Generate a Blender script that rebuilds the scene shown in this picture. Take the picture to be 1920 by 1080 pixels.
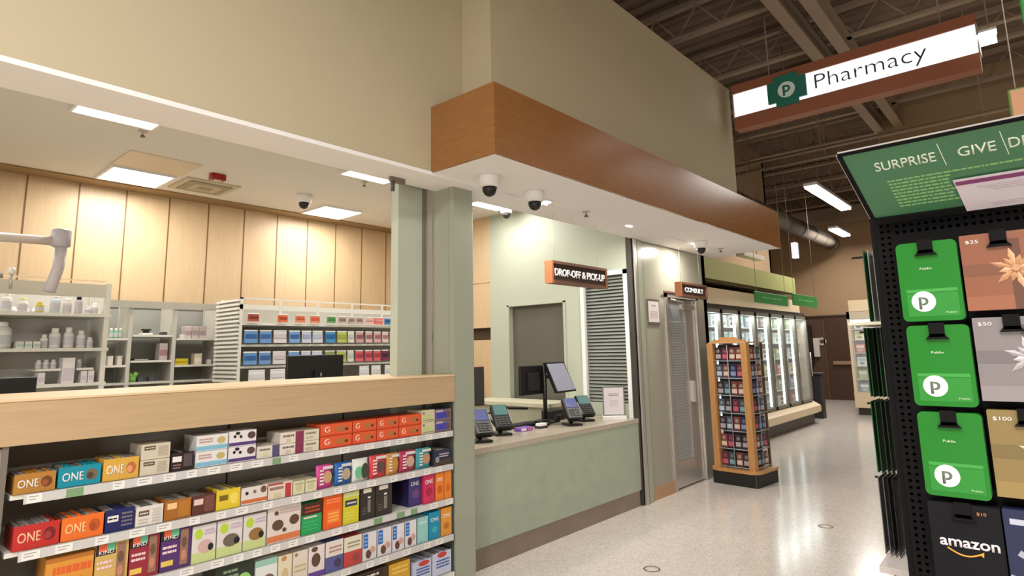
import bpy, bmesh, math, random
from mathutils import Vector, Matrix, Euler
random.seed(7)
PI = math.pi
SC = bpy.context.scene
for o in list(bpy.data.objects): bpy.data.objects.remove(o)
COL = SC.collection

# ------------------------------------------------------------------ camera, world, exposure
cam = bpy.data.cameras.new('camera'); cam_o = bpy.data.objects.new('camera', cam); COL.objects.link(cam_o)
yaw, pitch, roll, FPX = .7192, .1540, -.0201, 1143.6
F = Vector((math.cos(yaw)*math.cos(pitch), math.sin(yaw)*math.cos(pitch), math.sin(pitch)))
R0 = Vector((math.sin(yaw), -math.cos(yaw), 0)); U0 = R0.cross(F)
Rr = R0*math.cos(roll)+U0*math.sin(roll); Ur = -R0*math.sin(roll)+U0*math.cos(roll)
cam_o.matrix_world = Matrix(((Rr.x, Ur.x, -F.x, 0), (Rr.y, Ur.y, -F.y, 0), (Rr.z, Ur.z, -F.z, 1.6), (0, 0, 0, 1)))
cam.sensor_fit = 'HORIZONTAL'; cam.sensor_width = 36; cam.lens = FPX*36/1920
cam.shift_y = -(540-480.65)/1920; cam.clip_start = .05; cam.clip_end = 100
SC.camera = cam_o
SC.view_settings.view_transform = 'Standard'; SC.view_settings.look = 'None'
SC.view_settings.gamma = 1; SC.view_settings.use_curve_mapping = False
SC.view_settings.exposure = 0.12
W = bpy.data.worlds.new('world'); SC.world = W; W.use_nodes = True
W.node_tree.nodes['Background'].inputs[0].default_value = (.75, .68, .58, 1)
W.node_tree.nodes['Background'].inputs[1].default_value = .10

def area(name, loc, rot, sx, sy, power, col=(1, .93, .82)):
    l = bpy.data.lights.new(name, 'AREA'); l.shape = 'RECTANGLE'; l.size = sx; l.size_y = sy; l.energy = power; l.color = col
    o = bpy.data.objects.new(name, l); COL.objects.link(o); o.location = loc; o.rotation_euler = rot
    return o
# rows of store strip lights (above and behind the camera), added low fill lamp on the left
STORE_P = 95
for i, (x, y, k) in enumerate([(-2.2, 0.2, 1.7), (-.5, .5, .85), (-2.0, -2.6, 1), (1.2, -2.6, .5), (-2.0, -5.4, 1.2), (1.2, -5.4, 1.2), (4.6, -2.6, .2), (4.6, -5.4, .6), (8.2, -2.6, .3), (8.3, .16, .1)]):
    area('strip_lamp', (x, y, 4.55), (0, 0, 0), 2.4, .25, STORE_P*k, (1, .965, .925))
for (x, y, p) in [(13.6, 2.9, 120), (17.6, 4.0, 110), (10.5, 1.0, 35)]:
    area('strip_lamp', (x, y, 4.5), (0, 0, 0), 2.2, .25, p, (1, .96, .91))
area('low_fill_lamp', (-8.85, -2.0, 1.35), (0, -PI/2+.05, .25), 2.3, 4.6, 520, (1, .97, .93))  # unseen low lamp, added to brighten soffit and header underside
# pharmacy troffers: lamps just below their diffusers
TROF = [(1.33, 4.88), (3.57, 4.88), (5.35, 4.9), (1.96, 6.68), (4.2, 6.70), (-.9, 4.88), (-.3, 6.68)]
for i, (x, y) in enumerate(TROF): area('troffer_lamp', (x, y, 3.36), (0, 0, 0), .5, .5, 11 if i == 2 else (22 if i in (3, 4) else 17), (1, .975, .935))
area('case_lamp', (11.35, 4.0, 2.08), (-.9, 0, 0), 5.0, .12, 34, (.88, 1, .98))
DOWN = [(3.89, 3.05), (5.27, 3.09), (6.75, 3.09)]
for (x, y) in DOWN: area('downlight_lamp', (x, y, 2.79), (0, 0, 0), .13, .13, 17, (1, .95, .88))

# ------------------------------------------------------------------ materials
MATS = {}
def mat(key, col, rough=.6, metal=0, emit=None, es=0, noise=0, nscale=20, bump=0, spec=None, stretch=None, alpha=None, trans=0):
    if key in MATS: return MATS[key]
    m = bpy.data.materials.new(key); m.use_nodes = True; nt = m.node_tree; b = nt.nodes['Principled BSDF']
    b.inputs['Base Color'].default_value = (*col, 1); b.inputs['Roughness'].default_value = rough; b.inputs['Metallic'].default_value = metal
    if spec is not None: b.inputs['Specular IOR Level'].default_value = spec
    if trans: b.inputs['Transmission Weight'].default_value = trans; b.inputs['IOR'].default_value = 1.1
    if alpha is not None: b.inputs['Alpha'].default_value = alpha
    if emit: b.inputs['Emission Color'].default_value = (*emit, 1); b.inputs['Emission Strength'].default_value = es
    if noise or bump:
        tc = nt.nodes.new('ShaderNodeTexCoord'); mp = nt.nodes.new('ShaderNodeMapping'); n = nt.nodes.new('ShaderNodeTexNoise')
        nt.links.new(tc.outputs['Object'], mp.inputs[0]); nt.links.new(mp.outputs[0], n.inputs['Vector'])
        if stretch: mp.inputs['Scale'].default_value = stretch
        n.inputs['Scale'].default_value = nscale; n.inputs['Detail'].default_value = 5
        if noise:
            r = nt.nodes.new('ShaderNodeValToRGB'); nt.links.new(n.outputs['Fac'], r.inputs[0])
            r.color_ramp.elements[0].position = .3; r.color_ramp.elements[1].position = .7
            r.color_ramp.elements[0].color = (*[max(0, c*(1-noise)) for c in col], 1)
            r.color_ramp.elements[1].color = (*[min(1, c*(1+noise)) for c in col], 1)
            nt.links.new(r.outputs[0], b.inputs['Base Color'])
        if bump:
            bp = nt.nodes.new('ShaderNodeBump'); bp.inputs['Strength'].default_value = bump; bp.inputs['Distance'].default_value = .01
            nt.links.new(n.outputs['Fac'], bp.inputs['Height']); nt.links.new(bp.outputs[0], b.inputs['Normal'])
    MATS[key] = m; return m
def srgb(r, g, b):
    f = lambda c: (c/255/12.92 if c/255 <= .04045 else ((c/255+.055)/1.055)**2.4)
    return (f(r), f(g), f(b))
def cm(r, g, b, rough=.5, **k): return mat('col_%d_%d_%d_%d' % (r, g, b, int(rough*100)), srgb(r, g, b), rough, **k)

def terrazzo():
    m = bpy.data.materials.new('terrazzo'); m.use_nodes = True; nt = m.node_tree; b = nt.nodes['Principled BSDF']
    tc = nt.nodes.new('ShaderNodeTexCoord')
    v = nt.nodes.new('ShaderNodeTexVoronoi'); v.inputs['Scale'].default_value = 85
    n = nt.nodes.new('ShaderNodeTexNoise'); n.inputs['Scale'].default_value = 2.2; n.inputs['Detail'].default_value = 6
    for x in (v, n): nt.links.new(tc.outputs['Object'], x.inputs['Vector'])
    sp = nt.nodes.new('ShaderNodeSeparateColor'); nt.links.new(v.outputs['Color'], sp.inputs[0])
    r = nt.nodes.new('ShaderNodeValToRGB'); nt.links.new(sp.outputs[0], r.inputs[0])
    e = r.color_ramp.elements; e[0].position = 0; e[0].color = (*srgb(192, 183, 174), 1); e[1].position = .2; e[1].color = (*srgb(211, 202, 193), 1)
    k = e.new(.8); k.color = (*srgb(216, 208, 199), 1); k = e.new(.97); k.color = (*srgb(228, 221, 213), 1)
    r2 = nt.nodes.new('ShaderNodeValToRGB'); nt.links.new(n.outputs['Fac'], r2.inputs[0])
    r2.color_ramp.elements[0].color = (.86, .85, .84, 1); r2.color_ramp.elements[1].color = (1, 1, 1, 1)
    mx = nt.nodes.new('ShaderNodeMix'); mx.data_type = 'RGBA'; mx.blend_type = 'MULTIPLY'; mx.inputs[0].default_value = 1
    nt.links.new(r.outputs[0], mx.inputs[6]); nt.links.new(r2.outputs[0], mx.inputs[7]); nt.links.new(mx.outputs[2], b.inputs['Base Color'])
    b.inputs['Roughness'].default_value = .16; b.inputs['Specular IOR Level'].default_value = .5
    return m
M = dict(
    terrazzo=terrazzo(),
    beige=mat('beige_paint', srgb(190, 177, 148), .75, bump=.06, nscale=120),
    white_soffit=mat('white_soffit_paint', srgb(243, 240, 237), .8),
    ceil=mat('ceiling_paint', srgb(226, 219, 208), .85),
    sage=mat('sage_paint', srgb(182, 188, 170), .55),
    sagepanel=mat('sage_laminate', srgb(160, 168, 148), .5, noise=.06, nscale=9),
    grey_panel=mat('grey_green_laminate', srgb(158, 156, 140), .28),
    column=mat('column_grey_green', srgb(158, 162, 144), .35),
    alu=mat('brushed_aluminium', srgb(196, 190, 182), .35, .6),
    cherry=mat('cherry_veneer', srgb(146, 98, 54), .24, noise=.10, nscale=7, stretch=(1, 1, 14), spec=.6),
    maple=mat('maple_veneer', srgb(206, 178, 140), .4, noise=.05, nscale=6, stretch=(7, 7, .6)),
    maple_h=mat('maple_ledge', srgb(190, 162, 124), .45, noise=.06, nscale=5, stretch=(.6, 4, 12)),
    oak=mat('oak_rack', srgb(186, 136, 82), .45, noise=.10, nscale=9, stretch=(8, 8, .8)),
    kick=mat('kick_plate', srgb(138, 122, 106), .35, .2, noise=.08, nscale=6),
    stone=mat('worktop_stone', srgb(176, 165, 148), .25, noise=.08, nscale=60),
    darkback=mat('gondola_back', srgb(160, 155, 146), .7),
    gsteel=mat('grey_steel', srgb(148, 145, 136), .5, .2),
    wsteel=mat('white_steel', srgb(222, 220, 210), .45),
    rail=mat('price_rail_white', srgb(205, 202, 198), .3),
    tag=mat('price_tag_paper', srgb(235, 232, 226), .6),
    tagg=mat('price_tag_green', srgb(120, 160, 110), .6),
    black=mat('black_plastic', srgb(22, 21, 22), .4),
    black2=mat('black_metal', srgb(30, 28, 28), .55),
    screen=mat('dark_screen', srgb(40, 42, 48), .12),
    bluescr=mat('blue_screen', srgb(60, 66, 100), .15, emit=srgb(120, 125, 190), es=.35),
    tealscr=mat('teal_screen', srgb(70, 100, 100), .15, emit=srgb(110, 150, 145), es=.3),
    litscr=mat('lit_screen', srgb(120, 118, 128), .12, emit=srgb(160, 158, 170), es=.45),
    white=mat('white_plastic', srgb(235, 234, 230), .35),
    bottle=mat('white_bottle', srgb(232, 230, 226), .35),
    glass=mat('clear_glass', (1, 1, 1), .02, alpha=.13, spec=.6),
    brown=mat('brown_paint', srgb(158, 130, 98), .8),
    dbrown=mat('dark_brown_panel', srgb(78, 56, 40), .6, noise=.12, nscale=4, stretch=(4, 4, .4)),
    deck=mat('roof_deck', srgb(120, 100, 84), .9, noise=.1, nscale=3),
    steelb=mat('painted_steel', srgb(150, 130, 110), .7),
    olive=mat('olive_green_paint', srgb(176, 176, 112), .6),
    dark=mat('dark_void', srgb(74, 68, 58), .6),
    emit=mat('troffer_diffuser', (1, 1, 1), .5, emit=(1, .97, .92), es=9),
    emit2=mat('strip_tube', (1, 1, 1), .5, emit=(1, .97, .93), es=9),
    signface=mat('backlit_sign_face', (.9, .9, .9), .4, emit=(.93, .95, 1), es=.82),
    coolled=mat('cool_case_light', (1, 1, 1), .5, emit=(.85, 1, .98), es=1.7),
    creamp=mat('cream_panel', srgb(222, 200, 166), .5),
    red=mat('red_plastic', srgb(150, 20, 22), .4),
    green_hdr=mat('header_green', srgb(62, 112, 76), .4, noise=.04, nscale=3),
    tealg=mat('logo_green', srgb(24, 112, 96), .4),
    pgreen=mat('card_green', srgb(30, 120, 36), .3),
    pegb=mat('peg_board_black', srgb(13, 12, 13), .8, spec=.2),
    hole=mat('peg_hole', (0, 0, 0), 1, spec=0),
    blind=mat('blind_slat', srgb(128, 132, 124), .5),
    slatgap=mat('blind_gap', srgb(70, 76, 74), .5),
)

# ------------------------------------------------------------------ mesh helpers
class MB:
    def __init__(s): s.v = []; s.f = []; s.mi = []; s.ms = []; s.sm = []
    def _m(s, m):
        if m not in s.ms: s.ms.append(m)
        return s.ms.index(m)
    def poly(s, pts, faces, m, smooth=False):
        b = len(s.v); s.v += [Vector(p) for p in pts]; k = s._m(m)
        for f in faces: s.f.append([b+i for i in f]); s.mi.append(k); s.sm.append(smooth)
        return s
    def box(s, x0, x1, y0, y1, z0, z1, m):
        if x0 > x1: x0, x1 = x1, x0
        if y0 > y1: y0, y1 = y1, y0
        if z0 > z1: z0, z1 = z1, z0
        p = [(x0, y0, z0), (x1, y0, z0), (x1, y1, z0), (x0, y1, z0), (x0, y0, z1), (x1, y0, z1), (x1, y1, z1), (x0, y1, z1)]
        return s.poly(p, [(0, 3, 2, 1), (4, 5, 6, 7), (0, 1, 5, 4), (1, 2, 6, 5), (2, 3, 7, 6), (3, 0, 4, 7)], m)
    def bbox(s, x0, x1, y0, y1, z0, z1, m, c=.004):   # box with chamfered vertical edges and top edge
        pts = lambda i, z: [(x0+i, y0+c+i if 0 else y0+c, z), (x0+c, y0, z), (x1-c, y0, z), (x1, y0+c, z), (x1, y1-c, z), (x1-c, y1, z), (x0+c, y1, z), (x0, y1-c, z)]
        a = pts(0, z0); b_ = pts(0, z1-c)
        cx, cy = (x0+x1)/2, (y0+y1)/2
        t = [(px+(c if px < cx else -c), py+(c if py < cy else -c), z1) for px, py, _ in b_]
        fs = [tuple(range(7, -1, -1)), tuple(range(16, 24))]
        for r in (0, 8):
            for i in range(8): j = (i+1) % 8; fs.append((r+i, r+j, r+8+j, r+8+i))
        return s.poly(a+b_+t, fs, m)
    def prism(s, prof, a, b, axis, m, smooth=False):   # 2D profile extruded along axis
        n = len(prof)
        def P(q, t):
            return {'x': (t, q[0], q[1]), 'y': (q[0], t, q[1]), 'z': (q[0], q[1], t)}[axis]
        pts = [P(q, a) for q in prof]+[P(q, b) for q in prof]
        fs = [tuple(range(n-1, -1, -1)), tuple(range(n, 2*n))]+[(i, (i+1) % n, n+(i+1) % n, n+i) for i in range(n)]
        return s.poly(pts, fs, m, smooth)
    def tube(s, pts, r, m, n=8):
        pts = [Vector(p) for p in pts]; rings = []
        for i, p in enumerate(pts):
            d = (pts[min(i+1, len(pts)-1)]-pts[max(i-1, 0)]).normalized()
            a = d.cross(Vector((0, 0, 1))) if abs(d.z) < .95 else d.cross(Vector((1, 0, 0)))
            a.normalize(); c = d.cross(a)
            rings += [p+a*r*math.cos(2*PI*k/n)+c*r*math.sin(2*PI*k/n) for k in range(n)]
        fs = [(i*n+k, i*n+(k+1) % n, (i+1)*n+(k+1) % n, (i+1)*n+k) for i in range(len(pts)-1) for k in range(n)]
        fs += [tuple(range(n)), tuple(range((len(pts)-1)*n, len(pts)*n))]
        return s.poly(rings, fs, m, True)
    def lathe(s, prof, c, m, n=16, flip=1):   # prof of (r, z)
        pts = []
        for r, z in prof: pts += [(c[0]+r*math.cos(2*PI*k/n), c[1]+r*math.sin(2*PI*k/n), c[2]+z*flip) for k in range(n)]
        fs = [(i*n+k, i*n+(k+1) % n, (i+1)*n+(k+1) % n, (i+1)*n+k) for i in range(len(prof)-1) for k in range(n)]
        fs += [tuple(range(n)), tuple(range((len(prof)-1)*n, len(prof)*n))]
        return s.poly(pts, fs, m, True)
    def disc(s, c, u, v, ru, rv, m, n=20, th=.0006):
        c, u, v = Vector(c), Vector(u), Vector(v); w = u.cross(v)
        a = [c+u*ru*math.cos(2*PI*k/n)+v*rv*math.sin(2*PI*k/n) for k in range(n)]; b = [p+w*th for p in a]
        return s.poly(a+b, [tuple(range(n, 2*n))]+[(k, (k+1) % n, n+(k+1) % n, n+k) for k in range(n)], m)
    def build(s, name, parent=None, at=None):
        base = Vector(at) if at is not None else Vector((0, 0, 0))
        if parent is not None and at is None: base = W_LOC(parent)
        me = bpy.data.meshes.new(name)
        me.from_pydata([tuple(p-base) for p in s.v], [], s.f)
        for m in s.ms: me.materials.append(m)
        for i, p in enumerate(me.polygons): p.material_index = s.mi[i]; p.use_smooth = s.sm[i]
        bm = bmesh.new(); bm.from_mesh(me); bmesh.ops.recalc_face_normals(bm, faces=bm.faces); bm.to_mesh(me); bm.free()
        o = bpy.data.objects.new(name, me); COL.objects.link(o)
        if parent is not None:
            o.parent = parent
            if at is not None: o.location = Vector(at)-W_LOC(parent)
        else: o.location = base
        return o
def W_LOC(o):
    p = Vector(o.location)
    while o.parent: o = o.parent; p += Vector(o.location)
    return p
def tagp(o, label, cat, group=None, kind=None):
    if label: o['label'] = label
    if cat: o['category'] = cat
    if group: o['group'] = group
    if kind: o['kind'] = kind
    return o
def root(name, loc, label, cat, group=None, rz=0):
    o = bpy.data.objects.new(name, None); COL.objects.link(o); o.location = loc; o.rotation_euler = (0, 0, rz)
    o.empty_display_size = .1
    return tagp(o, label, cat, group)
def struct(name, mb, label=None, parent=None, cat=None):
    o = mb.build(name, parent)
    if parent is None: o['kind'] = 'structure'
    if label: o['label'] = label; o['category'] = cat or name.split('_')[0]
    return o
def dup(r, loc, rz=None, label=None, group=None):
    c = r.copy(); COL.objects.link(c); c.location = loc
    if rz is not None: c.rotation_euler = (0, 0, rz)
    if label: c['label'] = label
    if group: c['group'] = group
    for ch in list(r.children):
        k = ch.copy(); COL.objects.link(k); k.parent = c
        for g in list(ch.children):
            q = g.copy(); COL.objects.link(q); q.parent = k
    return c
FRONT = (Vector((1, 0, 0)), Vector((0, 0, 1)), Vector((0, -1, 0)))     # faces -Y
LEFTF = (Vector((0, -1, 0)), Vector((0, 0, 1)), Vector((-1, 0, 0)))    # faces -X
def text(name, s, c, w, h, frame, m, parent, ex=.001, bold=0, keep=False):
    cu = bpy.data.curves.new('t', 'FONT'); cu.body = s; cu.size = 1; cu.offset = bold; cu.resolution_u = 3
    to = bpy.data.objects.new('t', cu); COL.objects.link(to)
    dg = bpy.context.evaluated_depsgraph_get(); me = bpy.data.meshes.new_from_object(to.evaluated_get(dg))
    bpy.data.objects.remove(to); bpy.data.curves.remove(cu)
    xs = [v.co.x for v in me.vertices]; ys = [v.co.y for v in me.vertices]
    x0, x1, y0, y1 = min(xs), max(xs), min(ys), max(ys)
    sx, sy = w/(x1-x0), h/(y1-y0)
    if keep: sx = sy = min(sx, sy)
    u, v, n = frame; base = W_LOC(parent) if parent is not None else Vector((0, 0, 0)); c = Vector(c)
    bm = bmesh.new(); bm.from_mesh(me)
    for vt in bm.verts:
        vt.co = c+u*((vt.co.x-(x0+x1)/2)*sx)+v*((vt.co.y-(y0+y1)/2)*sy)-base
    r = bmesh.ops.extrude_face_region(bm, geom=bm.faces[:])
    for g in r['geom']:
        if isinstance(g, bmesh.types.BMVert): g.co += n*ex
    bmesh.ops.recalc_face_normals(bm, faces=bm.faces)
    bm.to_mesh(me); bm.free(); me.materials.clear(); me.materials.append(m)
    o = bpy.data.objects.new(name, me); COL.objects.link(o)
    if parent is not None: o.parent = parent
    return o

# ================================================================== SETTING
YF = 3.38      # pharmacy front plane
struct('floor', MB().box(-9, 22, -9, 9, -.1, 0, M['terrazzo']), 'polished pale terrazzo floor with fine speckles', cat='floor')
# upper beige walls
struct('wall_upper_left', MB().box(-9, 2.99, 3.07, 3.33, 2.82, 6.3, M['beige']))
struct('wall_upper_front', MB().box(2.99, 7.50, 2.78, 3.6, 3.0, 4.88, M['beige']))
struct('trim_1', MB().box(-9, 8.0, 3.062, 3.37, 2.80, 2.825, M['white_soffit']))
# fascia box with soffit
struct('trim_2', MB().box(2.68, 8.0, 2.47, 2.50, 2.82, 3.29, M['cherry']).box(2.68, 2.71, 2.50, 3.07, 2.82, 3.29, M['cherry']).box(7.97, 8.0, 2.5, 3.4, 2.82, 3.29, M['cherry'])
       .box(2.71, 7.97, 2.50, 2.79, 3.24, 3.27, M['white_soffit']))
struct('ceiling_soffit', MB().box(2.70, 7.98, 2.49, 3.40, 2.818, 2.85, M['white_soffit']))
# pharmacy room
struct('ceiling', MB().box(-2.2, 5.95, 3.3, 7.45, 3.4, 3.5, M['ceil']).box(-2.2, 5.9, 3.33, 3.40, 2.83, 3.4, M['ceil']))
wb = MB(); wb.box(-2.2, 6.0, 7.3, 7.4, 2.2, 3.4, M['maple']); wb.box(-2.2, 6.0, 7.32, 7.4, 0, 2.2, M['gsteel'])
k = -1.34
for k in range(-8, 14):
    x = 1.645+k*.4275
    wb.box(x-.006, x+.006, 7.296, 7.301, 2.2, 3.39, cm(120, 88, 52))
wb.box(-2.2, 5.85, 7.27, 7.32, 2.165, 2.2, cm(66, 54, 38)); wb.box(-2.2, 5.86, 7.05, 7.3, 3.385, 3.4, cm(150, 120, 80))  # dark strip below the wood panels paints in their shadow band
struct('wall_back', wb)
struct('wall_office_left', MB().box(-2.3, -2.2, 3.3, 7.4, 0, 3.5, M['sage']))
# side wall on the right of the pharmacy: sage near, maple further back, with an opening and a glazed door
sw = MB()
X = 5.85; x2 = 5.95
sw.box(X, x2, 5.2, 5.52, 0, 3.4, M['sage']); sw.box(X, x2, 4.32, 5.2, 2.165, 3.4, M['sage']); sw.box(X, x2, 4.06, 4.32, 0, 3.4, M['sage'])
sw.box(X, x2, 4.32, 5.2, 0, .95, M['sage']); sw.box(X, x2, 3.44, 4.06, 2.46, 3.4, M['sage']); sw.box(X, x2, 3.36, 3.44, 0, 3.4, M['sage'])
sw.box(X, x2, 5.52, 7.35, 1.91, 3.4, M['maple']); sw.box(X, x2, 5.52, 7.35, 0, 1.75, M['maple']); sw.box(x2-.02, x2+.02, 5.5, 7.35, 1.7, 1.95, cm(70, 52, 30))
sw.box(X-.002, X, 5.52, 7.3, 2.50, 2.508, cm(130, 96, 56))
struct('wall_right', sw)
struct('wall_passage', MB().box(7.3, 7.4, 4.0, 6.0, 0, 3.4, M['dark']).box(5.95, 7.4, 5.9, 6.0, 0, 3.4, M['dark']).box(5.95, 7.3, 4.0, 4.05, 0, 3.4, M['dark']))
w1 = struct('window_1', MB().box(X-.01, X+.1, 4.30, 4.33, .95, 2.18, M['sage']).box(X-.01, X+.1, 5.19, 5.22, .95, 2.18, M['sage']).box(X-.01, X+.1, 4.30, 5.22, 2.16, 2.19, M['sage']),
       'dark pass-through opening in the sage side wall behind the counter monitors', cat='window')
MB().box(X+.07, X+.09, 4.32, 5.2, .95, 2.165, cm(98, 94, 82, .5)).build('shutter', w1)
# glazed door with blinds in the side wall
d2 = MB(); d2.box(X-.02, X+.06, 4.02, 4.07, 0, 2.47, M['white']).box(X-.02, X+.06, 3.44, 3.49, 0, 2.47, M['white']).box(X-.02, X+.06, 3.44, 4.07, 2.42, 2.47, M['white']).box(X, X+.05, 3.49, 4.02, 0, 1.02, M['sage'])
d2 = struct('door_2', d2, 'white framed glazed door with closed grey blinds in the sage side wall', cat='door')
bl = MB(); bl.box(X+.045, X+.05, 3.49, 4.02, 1.0, 2.42, M['slatgap'])
for i in range(36):
    z = 1.03+i*.0385; bl.poly([(X+.012, 3.495, z), (X+.012, 4.015, z), (X+.03, 4.015, z+.026), (X+.03, 3.495, z+.026)], [(0, 1, 2, 3)], M['blind'])
bl.build('blind', d2)
# partition + column between gondola and counter
struct('wall_partition', MB().box(2.68, 2.90, 3.42, 3.5, 0, 3.4, M['sage']))
struct('trim_3', MB().box(2.90, 2.925, 3.40, 3.5, 0, 2.83, cm(110, 104, 92)).box(2.925, 2.965, 3.38, 3.46, 0, 2.83, M['alu']))
struct('wall_column', MB().box(2.985, 3.175, 3.17, 3.40, 0, 2.83, M['column']).box(3.175, 3.385, 3.375, 3.40, 0, 2.83, M['column']).box(2.98, 2.985, 3.22, 3.23, 0, 2.82, M['grey_panel']))
# front wall right of the counter
fw = MB()
fw.box(6.02, 6.55, YF, YF+.12, 0, 2.83, M['grey_panel']); fw.box(6.55, 7.42, YF, YF+.12, 2.24, 2.83, M['grey_panel']); fw.box(7.42, 7.74, YF, YF+.12, 0, 2.83, M['grey_panel'])
fw.box(7.64, 7.74, YF, 4.7, 0, 2.83, M['grey_panel'])
struct('wall_front', fw)
struct('trim_4', MB().box(5.82, 5.85, YF-.01, YF+.05, 0, 2.82, cm(60, 56, 50)).box(5.85, 5.90, YF-.04, YF+.05, 0, 2.82, M['alu']).box(5.90, 5.93, YF-.02, YF+.05, 0, 2.82, cm(126, 122, 112)).box(5.93, 6.02, YF-.03, YF+.05, 0, 2.82, M['column']))
struct('baseboard_front', MB().box(6.02, 6.55, YF-.012, YF, 0, .13, cm(176, 140, 108)))
# front glazed door
d1 = MB()
d1.box(6.55, 6.60, YF-.02, YF+.1, 0, 2.24, M['alu']).box(7.37, 7.42, YF-.02, YF+.1, 0, 2.24, M['alu']).box(6.55, 7.42, YF-.02, YF+.1, 2.19, 2.24, M['alu']).box(6.5, 7.42, YF-.03, YF-.02, 2.24, 2.26, cm(100, 70, 58))
d1 = struct('door_1', d1, 'glazed metal front door with closed blinds and closer behind the spinner rack', cat='door')
lf = MB(); lf.box(6.61, 6.67, YF+.01, YF+.05, .02, 2.18, M['alu']).box(7.10, 7.36, YF+.01, YF+.05, .02, 2.18, M['alu']).box(6.67, 7.10, YF+.01, YF+.05, .02, .30, M['alu']).box(6.67, 7.10, YF+.01, YF+.05, 2.13, 2.18, M['alu'])
lf = lf.build('door_leaf', d1)
bl = MB(); bl.box(6.67, 7.10, YF+.048, YF+.052, .30, 2.13, M['slatgap'])
for i in range(52):
    z = .32+i*.031; bl.poly([(6.675, YF+.022, z), (7.095, YF+.022, z), (7.095, YF+.04, z+.02), (6.675, YF+.04, z+.02)], [(0, 1, 2, 3)], M['blind'])
bl.build('blind', d1)
MB().box(6.67, 7.10, YF+.014, YF+.018, .30, 2.13, M['glass']).build('pane', d1)
MB().box(6.95, 7.25, YF-.05, YF+.01, 2.06, 2.12, M['alu']).tube([(6.98, YF-.03, 2.09), (6.85, YF-.09, 2.14), (6.68, YF-.02, 2.17)], .012, M['alu']).build('door_closer', d1)
MB().box(7.15, 7.18, YF-.04, YF+.01, .95, 1.2, M['alu']).build('door_handle', d1)
# store shell far away
struct('wall_store_left', MB().box(7.74, 14.6, 4.75, 4.9, 0, 6.2, M['brown']).box(14.5, 14.6, 4.75, 6.6, 0, 6.2, M['brown']).box(14.5, 20.2, 6.5, 6.6, 0, 6.2, M['brown']))
fwl = MB(); fwl.box(20, 20.1, -9, 6.5, 2.42, 6.2, M['brown']).box(20, 20.1, 5.17, 6.5, 0, 2.42, M['dbrown']).box(20, 20.1, -9, 4.38, 0, 2.42, M['dbrown']).box(19.95, 20.05, 3.5, 6.5, 2.42, 2.47, cm(60, 42, 30))
struct('wall_far', fwl)
d3 = struct('door_3', MB().box(19.98, 20.06, 4.38, 5.17, 0, 2.42, cm(70, 46, 32)).box(19.96, 20, 4.38, 4.42, 0, 2.3, cm(96, 70, 52)).box(19.96, 20, 5.13, 5.17, 0, 2.3, cm(96, 70, 52)), 'dark brown exit door with push bar in the far wall', cat='door')
MB().box(19.9, 19.97, 4.45, 4.95, 1.02, 1.12, cm(150, 120, 96)).build('push_bar', d3)
struct('wall_store_right', MB().box(-9, 22, -9.1, -9, 0, 6.2, M['beige']))
struct('wall_storefront', MB().box(-9.1, -9, -9, 9, 0, 6.2, M['beige']))
struct('window_2', MB().box(-8.99, -8.95, -4.4, .4, .15, 2.55, M['alu']).box(-8.95, -8.94, -4.3, .3, .22, 2.48, M['glass']))
struct('wall_bulkhead', MB().box(12.3, 12.5, -6, 1.95, 4.15, 6.2, M['brown']).box(12.25, 12.3, 1.90, 1.95, 4.15, 6.2, M['steelb']))
# roof: corrugated deck with joists, beams, ducts
dk = MB(); pr = []
for i in range(31*4):
    x = -9+i*.25; pr += [(x, 6.1), (x+.05, 6.16), (x+.15, 6.16), (x+.2, 6.1)]
pr += [(22, 6.1), (22, 6.3), (-9, 6.3)]
dk.prism(pr, -9, 9, 'y', M['deck']); struct('ceiling_deck', dk)
for i in range(13):
    x = 1.2+i*1.5; jb = MB()
    jb.box(x-.05, x+.05, -9, 6.5, 5.62, 5.66, M['steelb']); jb.box(x-.05, x+.05, -9, 6.5, 6.04, 6.1, M['steelb'])
    n = 0; y = -4.5
    while y < 6: jb.tube([(x, y, 5.66), (x, y+.3, 6.04), (x, y+.6, 5.66)], .014, M['steelb'], 6); y += .6
    struct('trim_%d' % (10+i), jb)
for i, (y, z) in enumerate([(1.92, 5.35), (1.62, 5.38)]):
    struct('trim_%d' % (40+i), MB().box(-2, 12.3, y-.07, y+.07, z, z+.03, M['steelb']).box(-2, 12.3, y-.015, y+.015, z+.03, z+.24, M['steelb']).box(-2, 12.3, y-.07, y+.07, z+.24, z+.27, M['steelb']))

# ------------------------------------------------------------------ ducts and pipes of the store roof
o = MB(); o.tube([(8.2, 4.5, 4.5), (19.2, 4.5, 4.5)], .2, cm(84, 72, 58, .95), 20)
for x in range(9, 20): o.tube([(x, 4.5, 4.5), (x+.04, 4.5, 4.5)], .212, cm(74, 64, 52, .95), 20)
tagp(o.build('air_duct', at=(14, 4.5, 4.5)), 'long beige round duct running above the freezer wall', 'duct')
o = MB(); o.box(19.3, 19.8, -8, 6.4, 5.15, 5.55, cm(140, 122, 100)); tagp(o.build('air_duct', at=(19.5, 0, 5.15)), 'beige square duct crossing along the far wall top', 'duct')
for i, (x, z, lb) in enumerate([(9.3, 5.5, 'thin brown pipe crossing below the roof nearest the hanging pharmacy sign'), (11.0, 4.9, 'thin brown pipe crossing low behind the hanging pharmacy sign'), (11.25, 4.82, 'thin brown pipe lowest behind the hanging pharmacy sign')]):
    tagp(MB().tube([(x, -6, z), (x, 4.7, z)], .03, M['steelb']).tube([(x, 2.6, z), (x, 2.6, 6.1)], .008, M['steelb']).tube([(x, .4, z), (x, .4, 6.1)], .008, M['steelb']).build('ceiling_pipe', at=(x, 0, z)), lb, 'pipe')

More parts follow.
